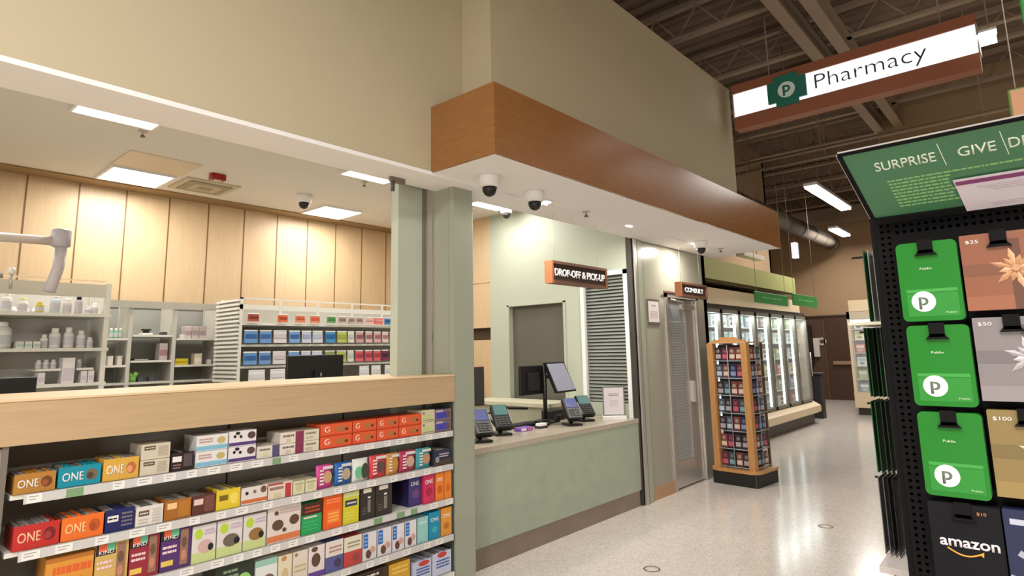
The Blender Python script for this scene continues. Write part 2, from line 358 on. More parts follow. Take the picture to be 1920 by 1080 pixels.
# ------------------------------------------------------------------ pharmacy ceiling fixtures
def troffer(x, y, lb):
    r = root('ceiling_light', (x, y, 3.4), lb, 'light', 'square ceiling lights inside the pharmacy'); h = .26
    MB().box(x-h-.02, x+h+.02, y-h-.02, y-h, 3.375, 3.402, M['white']).box(x-h-.02, x+h+.02, y+h, y+h+.02, 3.375, 3.402, M['white']).box(x-h-.02, x-h, y-h, y+h, 3.375, 3.402, M['white']).box(x+h, x+h+.02, y-h, y+h, 3.375, 3.402, M['white']).build('frame', r)
    MB().box(x-h, x+h, y-h, y+h, 3.38, 3.40, M['emit']).build('diffuser', r)
for (x, y), lb in zip(TROF, ['lit ceiling light cut off by the white header, leftmost and nearest', 'lit ceiling light against the white header left of the partition', 'lit ceiling light seen just right of the grey column', 'large lit ceiling light above the wood wall, left one', 'lit ceiling light above the wood wall, right one', 'lit ceiling light', 'lit ceiling light']):
    if x > 0: troffer(x, y, lb)
for (x, y), lb in zip(DOWN, ['round lit downlight beside the second dome camera', 'round lit downlight in the middle of the white soffit', 'round lit downlight beside the dark dome at the soffit far end']):
    r = root('downlight', (x, y, 2.818), lb, 'light', 'round downlights in the white soffit')
    MB().lathe([(.085, 0), (.085, -.006), (.068, -.008), (.066, 0)], (x, y, 2.818), M['white'], 24).build('trim_ring', r)
    MB().lathe([(.066, -.001), (.066, -.005)], (x, y, 2.818), M['emit'], 24).build('lamp', r)
def dome(x, y, z, s, lb, big=True):
    r = root('dome_camera', (x, y, z), lb, 'camera')
    MB().lathe([(.075*s, 0), (.078*s, -.02*s), (.072*s, -.075*s), (.055*s, -.085*s), (.02*s, -.085*s)], (x, y, z), M['white'], 24).build('housing', r)
    MB().lathe([(.052*s, -.083*s), (.05*s, -.11*s), (.036*s, -.135*s), (.015*s, -.148*s), (.002, -.15*s)], (x, y, z), M['black'], 20).build('dome', r)
dome(3.02, 2.84, 2.818, 1, 'white dome camera nearest the fascia corner')
dome(3.58, 2.89, 2.818, 1, 'white dome camera second from the fascia corner, above a downlight')
dome(6.70, 2.95, 2.818, 1.0, 'dome camera with dark lens at the far end of the white soffit')
dome(3.52, 6.2, 3.4, 1.1, 'small dome camera on the pharmacy ceiling left of the right ceiling light')
dome(5.62, 5.0, 3.4, 1.0, 'small dome camera at the sage side wall ceiling edge')
def sprinkler(x, y, z, lb):
    r = root('sprinkler', (x, y, z), lb, 'sprinkler')
    MB().lathe([(.035, 0), (.032, -.008), (.01, -.01), (.01, -.03)], (x, y, z), M['alu'], 16).build('escutcheon', r)
    MB().lathe([(.004, -.03), (.02, -.045), (.022, -.048), (.004, -.05)], (x, y, z), cm(96, 88, 80), 12).build('deflector', r)
sprinkler(1.577, 5.286, 3.4, 'sprinkler head on the pharmacy ceiling below the nearest ceiling light')
sprinkler(3.685, 5.284, 3.4, 'sprinkler head near the ceiling light left of the partition')
sprinkler(5.3, 5.3, 3.4, 'sprinkler head behind the grey column near the side wall')
sprinkler(4.44, 3.0, 2.818, 'sprinkler head in the middle of the white soffit')
sprinkler(7.39, 3.0, 2.818, 'sprinkler head at the far end of the white soffit')
r = root('fire_alarm', (2.5, 6.07, 3.4), 'red fire alarm strobe on the pharmacy ceiling', 'alarm')
MB().bbox(2.43, 2.57, 6.03, 6.11, 3.34, 3.4, M['red']).build('body', r); MB().box(2.47, 2.53, 6.05, 6.09, 3.33, 3.342, cm(220, 200, 190)).build('lens', r)
tagp(MB().box(1.66, 2.27, 5.85, 6.38, 3.392, 3.401, cm(214, 196, 168)).build('access_panel', at=(1.96, 6.1, 3.4)), 'pale ceiling access panel beside the large ceiling light', 'panel')
r = root('air_vent', (2.6, 6.6, 3.4), 'square pale air diffuser in the pharmacy ceiling below the red alarm', 'vent')
MB().box(2.32, 2.86, 6.34, 6.86, 3.385, 3.401, cm(196, 184, 158)).build('frame', r)
for k in range(3): MB().box(2.38+.07*k, 2.80-.07*k, 6.40+.07*k, 6.80-.07*k, 3.375-.004*k, 3.386-.004*k, cm(186, 172, 146) if k % 2 else cm(150, 138, 116)).build('vane', r)
r = root('motion_sensor', (2.55, 3.28, 2.80), 'small clip camera hanging under the white header beside the column', 'sensor')
MB().box(2.50, 2.62, 3.27, 3.30, 2.765, 2.80, cm(120, 112, 100)).build('bracket', r); MB().tube([(2.52, 3.28, 2.77), (2.52, 3.28, 2.70)], .014, cm(90, 84, 76)).build('sensor_head', r)
# articulated arm over the left shelving
r = root('medical_arm', (.90, 4.3, 1.98), 'grey articulated arm reaching in from the left above the bottle shelves', 'arm')
GP = cm(186, 180, 190, .35)
MB().tube([(-.6, 4.3, 2.25), (.88, 4.3, 2.285)], .026, cm(222, 214, 206, .35), 12).build('boom', r)
MB().lathe([(.03, -.05), (.05, -.04), (.05, .05), (.03, .06)], (.90, 4.3, 2.30), GP, 16).build('joint', r)
MB().tube([(.905, 4.3, 2.25), (.90, 4.3, 2.13), (.868, 4.3, 1.99)], .03, cm(200, 194, 198, .35), 12).build('drop_tube', r)
MB().tube([(-.2, 4.35, 1.95), (.66, 4.35, 2.075)], .018, cm(170, 168, 158)).build('lower_boom', r)
MB().lathe([(.012, -.02), (.02, 0), (.012, .02)], (.70, 4.35, 2.10), M['white'], 12).tube([(.70, 4.35, 2.09), (.70, 4.35, 2.0)], .008, M['alu']).build('knob', r)

# ================================================================== SNACK GONDOLA + LEDGE
GX0, GX1, GY = .56, 2.985, 3.16
t = root('counter_ledge', (.5, GY, 1.265), 'light maple counter ledge running over the snack shelves', 'counter')
MB().box(-3, 2.975, GY, GY+.60, 1.265, 1.443, M['maple_h']).build('ledge_body', t)
MB().box(-3, 2.975, GY-.004, GY+.62, 1.438, 1.447, cm(226, 196, 156)).build('ledge_top', t)
struct('wall_low', MB().box(-3, 2.98, GY+.42, GY+.60, 0, 1.255, M['sage']).box(-3, .54, GY+.02, GY+.42, 0, 1.255, M['gsteel']))
g = root('shelf_gondola', (1.77, 3.4, 0), 'grey metal snack shelving under the maple counter ledge', 'shelving')
MB().box(GX0, 2.98, GY+.33, GY+.35, 0, 1.265, M['darkback']).box(1.57, 1.575, GY+.325, GY+.33, 0, 1.265, M['black2']).box(2.3, 2.305, GY+.325, GY+.33, 0, 1.265, M['black2']).build('back_panel', g)
MB().box(GX0-.02, GX0, GY+.01, GY+.35, 0, 1.265, cm(120, 110, 100)).build('side_panel', g)
MB().box(2.965, 2.98, GY+.02, GY+.35, 0, 1.265, cm(70, 72, 66)).build('side_panel', g)
SH = [1.072, .855, .634, .403, .17]
for i, z in enumerate(SH):
    sx = .60 if i < 2 else GX0+.02
    s_ = MB().box(GX0+.02, 2.955, GY+.02, GY+.33, z-.02, z-.002, M['wsteel']).build('shelf', g)
    MB().box(sx+.02, 2.955, GY-.006, GY+.002, z-.038, z-.001, M['rail']).build('price_rail', s_)
    x = sx+.03
    while x < 2.93:
        w = random.choice((.045, .05, .06)); m_ = M['tagg'] if (i == 2 and 2.3 < x < 2.6) or random.random() < .05 else M['tag']
        tg = MB().box(x, x+w, GY-.008, GY-.006, z-.036, z-.004, m_)
        for q in range(2): tg.box(x+.006, x+w-.012-.01*q, GY-.0086, GY-.008, z-.013-.011*q, z-.010-.011*q, cm(150, 146, 142))
        x += w+random.choice((.05, .08, .11)); tg.build('price_tag', s_)
MB().box(GX0, 2.96, GY+.03, GY+.33, 0, .148, M['black2']).build('base', g)

U, V, N = FRONT
def graphic(mb, x0, x1, z0, z1, y, spec):
    """printed areas on a package face at plane y (faces -Y); spec in fractions of the face"""
    w, h = x1-x0, z1-z0
    for i, s_ in enumerate(spec):
        t_ = .0006*(i+1)
        if s_[0] == 'r':   # rect u0 u1 v0 v1 colour
            _, a, b, c, d, m = s_; mb.box(x0+w*a, x0+w*b, y-t_, y, z0+h*c, z0+h*d, m)
        elif s_[0] == 'e':
            _, a, c, ru, rv, m = s_; mb.disc((x0+w*a, y-.0001, z0+h*c), U, V, w*ru, h*rv, m, 14, t_)
        elif s_[0] == 'l':  # text-like lines u0 u1 v0 v1 n colour
            _, a, b, c, d, n, m = s_
            for k_ in range(n):
                zc = z0+h*(c+(d-c)*(k_+.5)/n); u_ = a
                while u_ < b-.02:
                    e_ = min(b, u_+random.uniform(.05, .16)); mb.box(x0+w*u_, x0+w*e_, y-t_, y, zc-h*(d-c)/n*.25, zc+h*(d-c)/n*.25, m); u_ = e_+.02
CH = cm(96, 70, 52); CR = cm(226, 214, 196); WH = cm(232, 228, 222); BLK = cm(34, 30, 30)
def package(name, x0, x1, z0, z1, col, label, spec=(), txt=None, yoff=.012, depth=.15, cat='box', tray=False, bag=False, group=None, txtcol=None, sidec=None):
    y0 = GY+yoff; y1 = min(y0+depth, GY+.31); g_ = .0015; x0 += g_; x1 -= g_; z0 += .0006; z1 -= .001
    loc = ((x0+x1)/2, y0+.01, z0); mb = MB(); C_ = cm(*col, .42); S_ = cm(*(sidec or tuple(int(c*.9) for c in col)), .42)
    if bag:   # pillow pouch with crimped top
        nx, nz = 8, 8; pts = []
        for j in range(nz+1):
            for i in range(nx+1):
                u, v = i/nx, j/nz; bul = math.sin(PI*u)**.6*math.sin(PI*min(1, v*1.05+.02))**.6 if 0 < u < 1 and v < .95 else 0
                pts.append((x0+(x1-x0)*u, y0+.02-.022*bul, z0+(z1-z0)*v))
        b0 = len(pts); pts += [(p[0], 2*(y0+.02)-p[1]+.004, p[2]) for p in pts]
        fs = [(j*(nx+1)+i, j*(nx+1)+i+1, (j+1)*(nx+1)+i+1, (j+1)*(nx+1)+i) for j in range(nz) for i in range(nx)]
        fs += [tuple(b0+q for q in f[::-1]) for f in fs]
        for j in range(nz):
            for i in (0, nx): a = j*(nx+1)+i; fs.append((a, a+nx+1, b0+a+nx+1, b0+a))
        for i in range(nx):
            for j in (0, nz): a = j*(nx+1)+i; fs.append((a, a+1, b0+a+1, b0+a))
        mb.poly(pts, fs, C_, True)
        graphic(mb, x0, x1, z0, z1, y0-.0015, spec)
    else:
        ft = z1-(.0 if not tray else .012)
        mb.box(x0, x1, y0, y1, z0, ft, C_)
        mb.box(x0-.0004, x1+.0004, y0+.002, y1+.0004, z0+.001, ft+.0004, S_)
        graphic(mb, x0, x1, z0, z1, y0, spec)
    o = mb.build(name, at=loc); tagp(o, label, cat, group)
    if tray:
        wr = MB(); x = x0+.004
        while x < x1-.016:
            wr.box(x, x+.013, y0+.012, y1-.01, z1-.012, z1-.002+random.uniform(0, .006), cm(*random.choice([col, (150, 146, 140), (120, 112, 104)]), .3)); x += .0165
        wr.build('wrapped_bars', o)
        MB().box(x0, x1, y0, y0+.002, z1-.012, z1, C_).build('front_flap', o)
    if txt:
        s, cu, cv, fw_, fh = txt; tc_ = txtcol or WH
        text('lettering', s, (x0+(x1-x0)*cu, y0-.0012-(.018 if bag else 0), z0+(z1-z0)*cv), (x1-x0)*fw_, (z1-z0)*fh, FRONT, tc_, o, .0008, .01)
    return o
def stackp(n, name, x0, x1, z0, z1, col, labels, spec, txt=None, group=None, **k):
    for i in range(n):
        package(name, x0, x1, z0+(z1-z0)*i/n, z0+(z1-z0)*(i+1)/n-.0005, col, labels[i] if isinstance(labels, list) else labels, spec, txt, group=group, **k)
one = ('ONE', .34, .5, .5, .42)
z = SH[0]
pic = lambda c1, c2: [('e', .78, .5, .14, .28, cm(*c1)), ('e', .74, .45, .08, .16, cm(*c2))]
B = 'snack_box'
package(B, .585, .725, z, 1.15, (176, 122, 52), 'open brown-gold bar box lettered ONE, leftmost on the top snack shelf', pic((110, 58, 26), (150, 84, 40)), one, tray=True)
package(B, .731, .886, z, 1.156, (24, 140, 160), 'open teal bar box lettered ONE on the left of the top snack shelf', pic((120, 96, 70), (70, 60, 60)), one, tray=True)
package(B, .892, 1.033, z, 1.166, (214, 166, 72), 'open yellow-gold bar box lettered ONE on the top snack shelf', pic((186, 104, 60), (224, 150, 110)), one, tray=True)
cre = [('r', .10, .48, .62, .88, cm(96, 82, 62)), ('l', .14, .44, .70, .80, 1, CR), ('l', .58, .92, .15, .85, 6, cm(176, 166, 148))]
stackp(2, B, 1.037, 1.162, z, 1.211, (208, 196, 174), ['cream bar carton, lower of the two stacked on the top snack shelf', 'cream bar carton, upper of the two stacked on the top snack shelf'], cre)
package(B, 1.166, 1.27, z, 1.156, (44, 34, 36), 'small black bar box right of the stacked cream cartons', [('r', .06, .46, .5, .8, WH), ('r', .55, .92, .2, .9, cm(84, 74, 74)), ('l', .1, .45, .1, .4, 2, cm(150, 120, 110))], tray=True)
stackp(2, B, 1.277, 1.43, z, 1.222, (224, 222, 218), ['white and pale blue bar carton, lower of its stack of two', 'white and pale blue bar carton, upper of its stack of two'], [('r', 0, 1, .05, .32, cm(128, 184, 206)), ('e', .78, .62, .14, .22, cm(196, 172, 112)), ('l', .08, .5, .5, .85, 2, cm(190, 150, 140))])
stackp(2, B, 1.434, 1.576, z, 1.226, (228, 222, 220), ['white and purple cow-spotted bar carton, lower of its stack of two', 'white and purple cow-spotted bar carton, upper of its stack of two'], [('r', 0, 1, .05, .26, cm(84, 60, 120)), ('e', .82, .66, .15, .24, cm(92, 66, 60)), ('e', .2, .66, .05, .1, BLK), ('e', .42, .62, .05, .1, BLK), ('e', .3, .86, .08, .1, BLK)])
package(B, 1.582, 1.703, z, 1.134, (220, 212, 198), 'low white bar box with violet right end on the top snack shelf', [('r', .70, 1, 0, 1, cm(86, 80, 118)), ('l', .1, .6, .55, .85, 1, cm(120, 112, 100)), ('r', .25, .5, .15, .45, cm(206, 204, 160))])
stackp(2, B, 1.708, 1.844, z, 1.19, (226, 214, 202), ['white bar carton with wine-red end, lower of its pair', 'white bar carton with wine-red end, upper of its pair'], [('r', .66, 1, 0, 1, cm(134, 52, 82)), ('l', .1, .6, .5, .85, 1, cm(120, 112, 100)), ('r', .25, .45, .12, .42, cm(200, 196, 156))])
stackp(2, B, 1.848, 1.942, z, 1.19, (222, 210, 188), ['plain cream bar carton left of the orange cartons, lower of two', 'plain cream bar carton left of the orange cartons, upper of two'], [('l', .1, .8, .5, .88, 1, cm(140, 128, 110)), ('l', .1, .6, .15, .4, 2, cm(180, 168, 146))])
for i, (a, b) in enumerate([(1.95, 2.158), (2.162, 2.332), (2.336, 2.503), (2.507, 2.686)]):
    o_ = ['first', 'second', 'third', 'fourth'][i]
    stackp(2, B, a, b, z, 1.208, (226, 92, 52), ['orange carton lettered G, lower, %s column from the left' % o_, 'orange carton lettered G, upper, %s column from the left' % o_], [('e', .66, .5, .24, .26, cm(184, 110, 60)), ('e', .82, .45, .06, .12, cm(90, 50, 30)), ('r', 0, 1, .0, .08, cm(200, 60, 40))], ('G', .2, .55, .17, .5), txtcol=cm(250, 220, 200))
stackp(2, B, 2.69, 2.806, z, 1.225, (206, 200, 164), ['cream and pale green carton beside the orange stack, lower', 'cream and pale green carton beside the orange stack, upper'], [('r', .1, .7, .3, .6, cm(196, 204, 130)), ('e', .15, .75, .08, .12, cm(140, 124, 110)), ('l', .1, .9, .08, .22, 1, cm(150, 140, 110))])
stackp(2, B, 2.81, 2.955, z, 1.22, (120, 104, 112), ['blue and mauve carton at the far right of the top shelf, lower', 'blue and mauve carton at the far right of the top shelf, upper'], [('r', .05, .7, .2, .75, cm(66, 66, 170)), ('r', .05, .45, .75, .95, cm(180, 160, 180)), ('e', .8, .5, .12, .3, cm(110, 76, 66))])
z = SH[1]
package(B, .60, .754, z, .95, (190, 44, 40), 'open red bar box lettered ONE, leftmost on the second snack shelf', pic((120, 24, 24), (160, 50, 50)), one, tray=True, txtcol=cm(250, 190, 150))
package(B, .758, .911, z, .95, (232, 112, 40), 'open orange bar box lettered ONE on the left of the second snack shelf', pic((190, 84, 30), (170, 70, 30)), one, tray=True, txtcol=cm(255, 200, 140))
bb = [('r', .07, .44, .45, .72, WH), ('l', .1, .4, .52, .66, 1, BLK), ('l', .55, .92, .15, .85, 4, cm(120, 110, 120))]
package(B, .915, 1.03, z, .95, (30, 38, 92), 'open dark blue bar box on the second snack shelf', bb, tray=True)
package(B, 1.033, 1.148, z, .94, (222, 214, 206), 'open white bar box with brown label on the second snack shelf', [('r', .1, .48, .5, .78, cm(110, 84, 72)), ('l', .14, .44, .58, .7, 1, WH), ('l', .1, .45, .1, .4, 2, cm(190, 182, 170)), ('l', .6, .92, .1, .85, 5, cm(196, 188, 178))], tray=True)
package(B, 1.151, 1.271, z, .945, (164, 104, 40), 'open caramel-brown bar box on the second snack shelf', [('r', .1, .45, .55, .85, cm(240, 196, 140)), ('r', .52, .94, .1, .9, cm(180, 116, 44))], tray=True)
package(B, 1.274, 1.383, z, .945, (96, 54, 44), 'open dark brown bar box on the second snack shelf', [('r', .06, .46, .5, .8, cm(224, 196, 186)), ('r', .52, .94, .1, .9, cm(120, 72, 62))], tray=True)
package(B, 1.386, 1.506, z, .95, (224, 196, 52), 'open yellow bar box on the second snack shelf', [('r', .12, .48, .45, .72, cm(120, 96, 20)), ('e', .74, .5, .18, .3, cm(238, 214, 90))], tray=True)
package(B, 1.51, 1.648, z, .94, (224, 212, 204), 'white bar box with orange base stripe and cow face on the second snack shelf', [('r', 0, 1, .08, .28, cm(206, 110, 60)), ('e', .85, .75, .12, .2, cm(110, 80, 70)), ('e', .2, .66, .06, .1, BLK), ('e', .5, .7, .06, .1, cm(120, 110, 100))], tray=True)
package(B, 1.652, 1.789, z, .935, (222, 208, 192), 'white bar box with red right end on the second snack shelf', [('r', .7, .95, .0, .9, cm(190, 60, 58)), ('l', .05, .62, .5, .85, 1, cm(150, 110, 100)), ('r', 0, .6, .9, 1, cm(180, 60, 60)), ('r', .2, .5, .1, .4, cm(214, 196, 160))])
for i, (a, b) in enumerate([(1.793, 1.862), (1.865, 1.936)]):
    package(B, a, b, z, .925, (218, 212, 178), 'pale cream-green low box, %s of the pair left of the pink pouch' % ['left', 'right'][i], [('e', .5, .5, .3, .3, cm(206, 196, 150)), ('l', .1, .9, .7, .9, 1, cm(170, 160, 130))])
pouches = [(1.939, 2.043, .985, (206, 64, 140), (196, 160, 120), 'pink cookie pouch'), (2.057, 2.168, .982, (30, 98, 170), (186, 160, 130), 'blue and white cookie pouch'), (2.175, 2.287, .987, (222, 226, 218), (50, 60, 50), 'white and mint green cookie pouch'),
           (2.295, 2.416, .991, (214, 70, 76), (96, 70, 64), 'red cookie pouch'), (2.42, 2.515, .986, (204, 146, 72), (190, 140, 50), 'golden tan cookie pouch'), (2.52, 2.648, .987, (176, 50, 84), (200, 160, 140), 'crimson cookie pouch'), (2.657, 2.779, .985, (60, 150, 160), (190, 140, 100), 'teal cookie pouch')]
for a, b, zt, c, p, lb in pouches:
    sp = [('e', .60, .48, .26, .26, cm(*p)), ('r', .3, .92, .82, .95, cm(214, 210, 204)), ('l', .12, .35, .15, .85, 5, WH)]
    if 'mint' in lb: sp = [('e', .32, .42, .26, .26, cm(110, 190, 140)), ('e', .70, .45, .24, .34, cm(66, 70, 56))]
    package('snack_pouch', a, b, z, zt, c, lb+' on the second snack shelf', sp, bag=True, cat='pouch')
package(B, 2.793, 2.955, z, .955, (44, 48, 66), 'navy bar box at the far right of the second snack shelf', [('r', 0, 1, .0, .34, cm(76, 60, 52)), ('l', .3, .85, .5, .8, 2, cm(190, 180, 190)), ('e', .2, .4, .1, .2, cm(150, 146, 156))], tray=True)
z = SH[2]
package(B, .716, .885, z, .80, (216, 146, 56), 'large golden orange carton with red lettering, leftmost on the third snack shelf', [('l', .15, .95, .50, .85, 1, cm(220, 96, 40)), ('e', .7, .25, .2, .2, cm(190, 120, 50)), ('r', 0, 1, .9, 1, cm(180, 110, 40))], cat='box')
def kind(a, b, c, lb):
    o = package(B, a, b, z, .825, c, lb, [('r', 0, .60, .70, 1, BLK), ('r', .08, .33, .78, .97, cm(226, 100, 60)), ('r', .33, .58, .78, .97, cm(100, 180, 140)), ('l', .06, .52, .38, .60, 2, cm(236, 200, 200)), ('r', .03, .42, .12, .24, cm(226, 190, 90)), ('r', .64, .90, .08, .9, cm(150, 110, 90)), ('e', .76, .3, .09, .12, cm(196, 130, 100)), ('e', .76, .6, .09, .12, cm(110, 80, 60))], ('KIND', .32, .76, .46, .08))
kind(.889, 1.016, (206, 170, 98), 'tan carton lettered KIND on the third snack shelf')
kind(1.02, 1.142, (150, 44, 58), 'dark red carton lettered KIND on the third snack shelf')
kind(1.146, 1.279, (84, 50, 110), 'purple carton lettered KIND on the third snack shelf')
for a, b, lb, c2 in [(1.283, 1.395, 'with pink picture, leftmost of three', (206, 170, 164)), (1.399, 1.525, 'with grey picture, middle of three', (110, 96, 84)), (1.529, 1.649, 'with brown picture, right of three', (150, 110, 60))]:
    package(B, a, b, z, .803, (220, 212, 206), 'white and green carton %s on the third snack shelf' % lb, [('r', 0, 1, 0, .28, cm(196, 208, 140)), ('e', .26, .78, .17, .14, cm(180, 208, 60)), ('e', .55, .42, .32, .18, cm(*c2)), ('e', .78, .38, .12, .10, BLK), ('l', .5, .95, .72, .9, 2, cm(200, 180, 200))])
package(B, 1.655, 1.844, z, .815, (222, 208, 200), 'large white carton with two brown clusters and orange stripe on the third snack shelf', [('r', 0, 1, .03, .2, cm(214, 122, 74)), ('e', .3, .48, .17, .15, CH), ('e', .8, .55, .15, .14, CH), ('e', .5, .32, .06, .06, CH), ('e', .25, .82, .06, .06, CH), ('l', .35, .95, .78, .92, 2, cm(190, 170, 160))])
package(B, 1.848, 1.972, z, .797, (40, 160, 90), 'green and dark brown carton on the third snack shelf', [('r', 0, 1, .62, 1, cm(70, 36, 24)), ('l', .15, .9, .68, .92, 2, cm(180, 80, 50)), ('l', .1, .8, .1, .45, 3, cm(60, 180, 110)), ('r', .1, .75, .52, .57, CR)])
package(B, 1.982, 2.102, z, .812, (236, 98, 38), 'bright orange carton on the third snack shelf', [('l', .15, .9, .75, .92, 2, cm(250, 150, 90)), ('r', .2, .9, .15, .55, cm(240, 130, 50)), ('l', .25, .8, .2, .5, 3, cm(250, 180, 90))])
package(B, 2.109, 2.216, z, .81, (212, 200, 48), 'yellow-green carton with dark label on the third snack shelf', [('r', .1, .88, .55, .75, cm(60, 62, 84)), ('l', .2, .8, .6, .7, 1, CR), ('r', 0, 1, .84, 1, cm(206, 210, 140)), ('l', .1, .7, .1, .4, 3, cm(228, 220, 90))])
for a, b, lb in [(2.224, 2.329, 'left'), (2.333, 2.456, 'right')]:
    package(B, a, b, z, .818, (52, 46, 42), 'black carton with small white label, %s of the two on the third snack shelf' % lb, [('r', .2, .75, .82, .95, CR), ('r', .5, .7, .2, .6, cm(130, 122, 112)), ('r', .5, .68, .64, .69, WH), ('l', .15, .4, .15, .4, 3, cm(100, 90, 80))])
package(B, 2.60, 2.70, z, .819, (64, 56, 118), 'dark violet carton lettered ONE on the third snack shelf', [('e', .6, .4, .3, .15, cm(110, 70, 120))], ('ONE', .5, .75, .7, .14), yoff=.03, depth=.22, sidec=(36, 30, 66))
package(B, 2.707, 2.802, z, .813, (206, 48, 92), 'magenta carton lettered ONE on the third snack shelf', [('e', .5, .4, .3, .15, cm(170, 30, 60))], ('ONE', .5, .75, .7, .14))
package(B, 2.811, 2.885, z, .81, (232, 128, 40), 'orange carton lettered ONE on the third snack shelf', [('e', .5, .4, .3, .15, cm(206, 90, 30))], ('ONE', .5, .75, .7, .14))
package(B, 2.889, 2.955, z, .81, (232, 132, 46), 'narrow orange carton at the far right of the third snack shelf', [('e', .5, .4, .3, .15, cm(214, 100, 40))])
z = SH[3]
package(B, 1.40, 1.592, z, .60, (44, 52, 40), 'dark green carton with pale label, leftmost in view on the fourth snack shelf', [('e', .75, .45, .2, .22, cm(150, 200, 110)), ('l', .2, .6, .6, .85, 2, cm(130, 150, 120))])
sp4 = [(1.601, 1.719, .567, (222, 226, 216), 'white and mint carton on the fourth snack shelf', [('r', 0, 1, .82, 1, cm(150, 196, 176)), ('e', .6, .35, .3, .2, cm(120, 90, 96))]),
       (1.723, 1.802, .562, (226, 210, 182), 'cream carton, left of two on the fourth snack shelf', [('e', .5, .4, .25, .2, cm(206, 184, 140)), ('e', .4, .9, .2, .08, cm(190, 140, 90))]),
       (1.806, 1.894, .562, (222, 208, 192), 'cream carton with olive spots, right of two on the fourth snack shelf', [('l', .1, .9, .3, .6, 2, cm(186, 180, 130)), ('e', .2, .9, .1, .06, cm(150, 120, 90))]),
       (1.898, 1.997, .565, (226, 214, 210), 'white carton with brown cluster and violet base on the fourth snack shelf', [('r', 0, 1, 0, .18, cm(110, 70, 150)), ('e', .45, .55, .28, .22, CH), ('e', .35, .9, .2, .08, CH)])]
for a, b, zt, c, lb, s_ in sp4: package(B, a, b, z, zt, c, lb, s_)
package(B, 2.0, 2.115, z, .567, (92, 92, 150), 'white over indigo carton on the fourth snack shelf', [('r', 0, 1, .5, 1, cm(224, 214, 204)), ('l', .2, .9, .6, .85, 2, cm(180, 130, 120)), ('e', .7, .25, .2, .15, cm(70, 60, 90))])
package(B, 2.119, 2.24, z, .563, (196, 70, 64), 'white over red carton on the fourth snack shelf', [('r', 0, 1, .5, 1, cm(224, 216, 196)), ('l', .2, .9, .6, .85, 2, cm(150, 140, 110)), ('e', .7, .25, .2, .15, cm(150, 70, 70))])
for i, (a, b) in enumerate([(2.248, 2.345), (2.353, 2.455), (2.463, 2.553), (2.561, 2.65)]):
    package(B, a, b, z, .558, (222, 216, 218), 'white carton with blue corner panel, %s of four on the fourth snack shelf' % ['first', 'second', 'third', 'fourth'][i], [('r', .02, .36, .45, .96, cm(44, 104, 176)), ('l', .08, .3, .5, .9, 3, cm(140, 180, 220)), ('e', .4, .22, .2, .16, CH), ('e', .7, .35, .2, .12, cm(206, 160, 150))])
package(B, 2.659, 2.747, z, .56, (150, 200, 196), 'pale aqua carton on the fourth snack shelf', [('l', .15, .85, .7, .88, 1, cm(190, 224, 218)), ('l', .1, .7, .1, .5, 4, cm(170, 214, 206))])
package(B, 2.752, 2.853, z, .572, (16, 140, 176), 'blue-teal carton lettered ONE on the fourth snack shelf', [('e', .5, .35, .25, .12, cm(60, 170, 190))], ('ONE', .5, .72, .7, .14))
package(B, 2.858, 2.955, z, .577, (222, 150, 54), 'golden carton lettered ONE at the right end of the fourth snack shelf', [('e', .5, .35, .25, .12, cm(190, 110, 40))], ('ONE', .5, .72, .7, .14))
z = SH[4]
package(B, 2.10, 2.43, z, .34, (70, 48, 32), 'dark brown carton on the lowest snack shelf in view', [('r', .1, .9, .75, .95, cm(50, 34, 24)), ('l', .2, .8, .78, .92, 1, CR)])
package(B, 2.44, 2.60, z, .335, (212, 160, 52), 'golden yellow carton on the lowest snack shelf in view', [('l', .15, .9, .6, .9, 2, cm(236, 196, 100))])
package(B, 2.62, 2.775, z, .30, (190, 196, 216), 'white and blue box, left of the pair on the lowest snack shelf', [('e', .6, .85, .3, .12, cm(196, 60, 60)), ('l', .2, .9, .3, .7, 3, cm(60, 90, 160))], tray=True)
package(B, 2.785, 2.95, z, .31, (196, 202, 222), 'white and blue box, right of the pair on the lowest snack shelf', [('e', .5, .88, .25, .12, cm(196, 60, 60)), ('l', .2, .9, .3, .7, 3, cm(60, 90, 160))], tray=True)

# ================================================================== PHARMACY BACK SHELVING
def shelving(name, x0, x1, y0, y1, ztop, shelves, ups, lb, m=M['wsteel'], back=None, upw=.03):
    r = root(name, ((x0+x1)/2, (y0+y1)/2, 0), lb, 'shelving')
    for u in ups:
        MB().box(u, u+upw, y0, y0+.03, 0, ztop, m).box(u, u+upw, y1-.03, y1, 0, ztop, m).box(u+.008, u+upw-.008, y0+.03, y1-.03, 0, ztop-.03, m).build('upright', r)
    for z_ in shelves: MB().box(x0, x1, y0-.002, y1, z_-.022, z_, m).build('shelf', r)
    if back: MB().box(x0, x1, y1, y1+.01, 0, ztop-.05, back).build('back_panel', r)
    return r
A = shelving('shelving_unit', -.6, 1.38, 5.0, 5.4, 2.13, [.3, .7, 1.08, 1.445, 1.68, 1.915], [-.6, .44, 1.34], 'pale metal shelving of pill bottles at the left edge', M['wsteel'], cm(206, 202, 194))
MB().box(-.6, 1.34, 5.0, 5.03, 2.03, 2.12, cm(206, 200, 184)).box(-.6, 1.34, 5.02, 5.03, 2.14, 2.15, cm(236, 214, 180)).build('header_rail', A)
MB().box(.98, 1.115, 5.0, 5.3, 1.53, 1.545, M['wsteel']).build('shelf', A); MB().box(1.205, 1.3, 5.0, 5.3, 1.53, 1.545, M['wsteel']).build('shelf', A)
proto = None
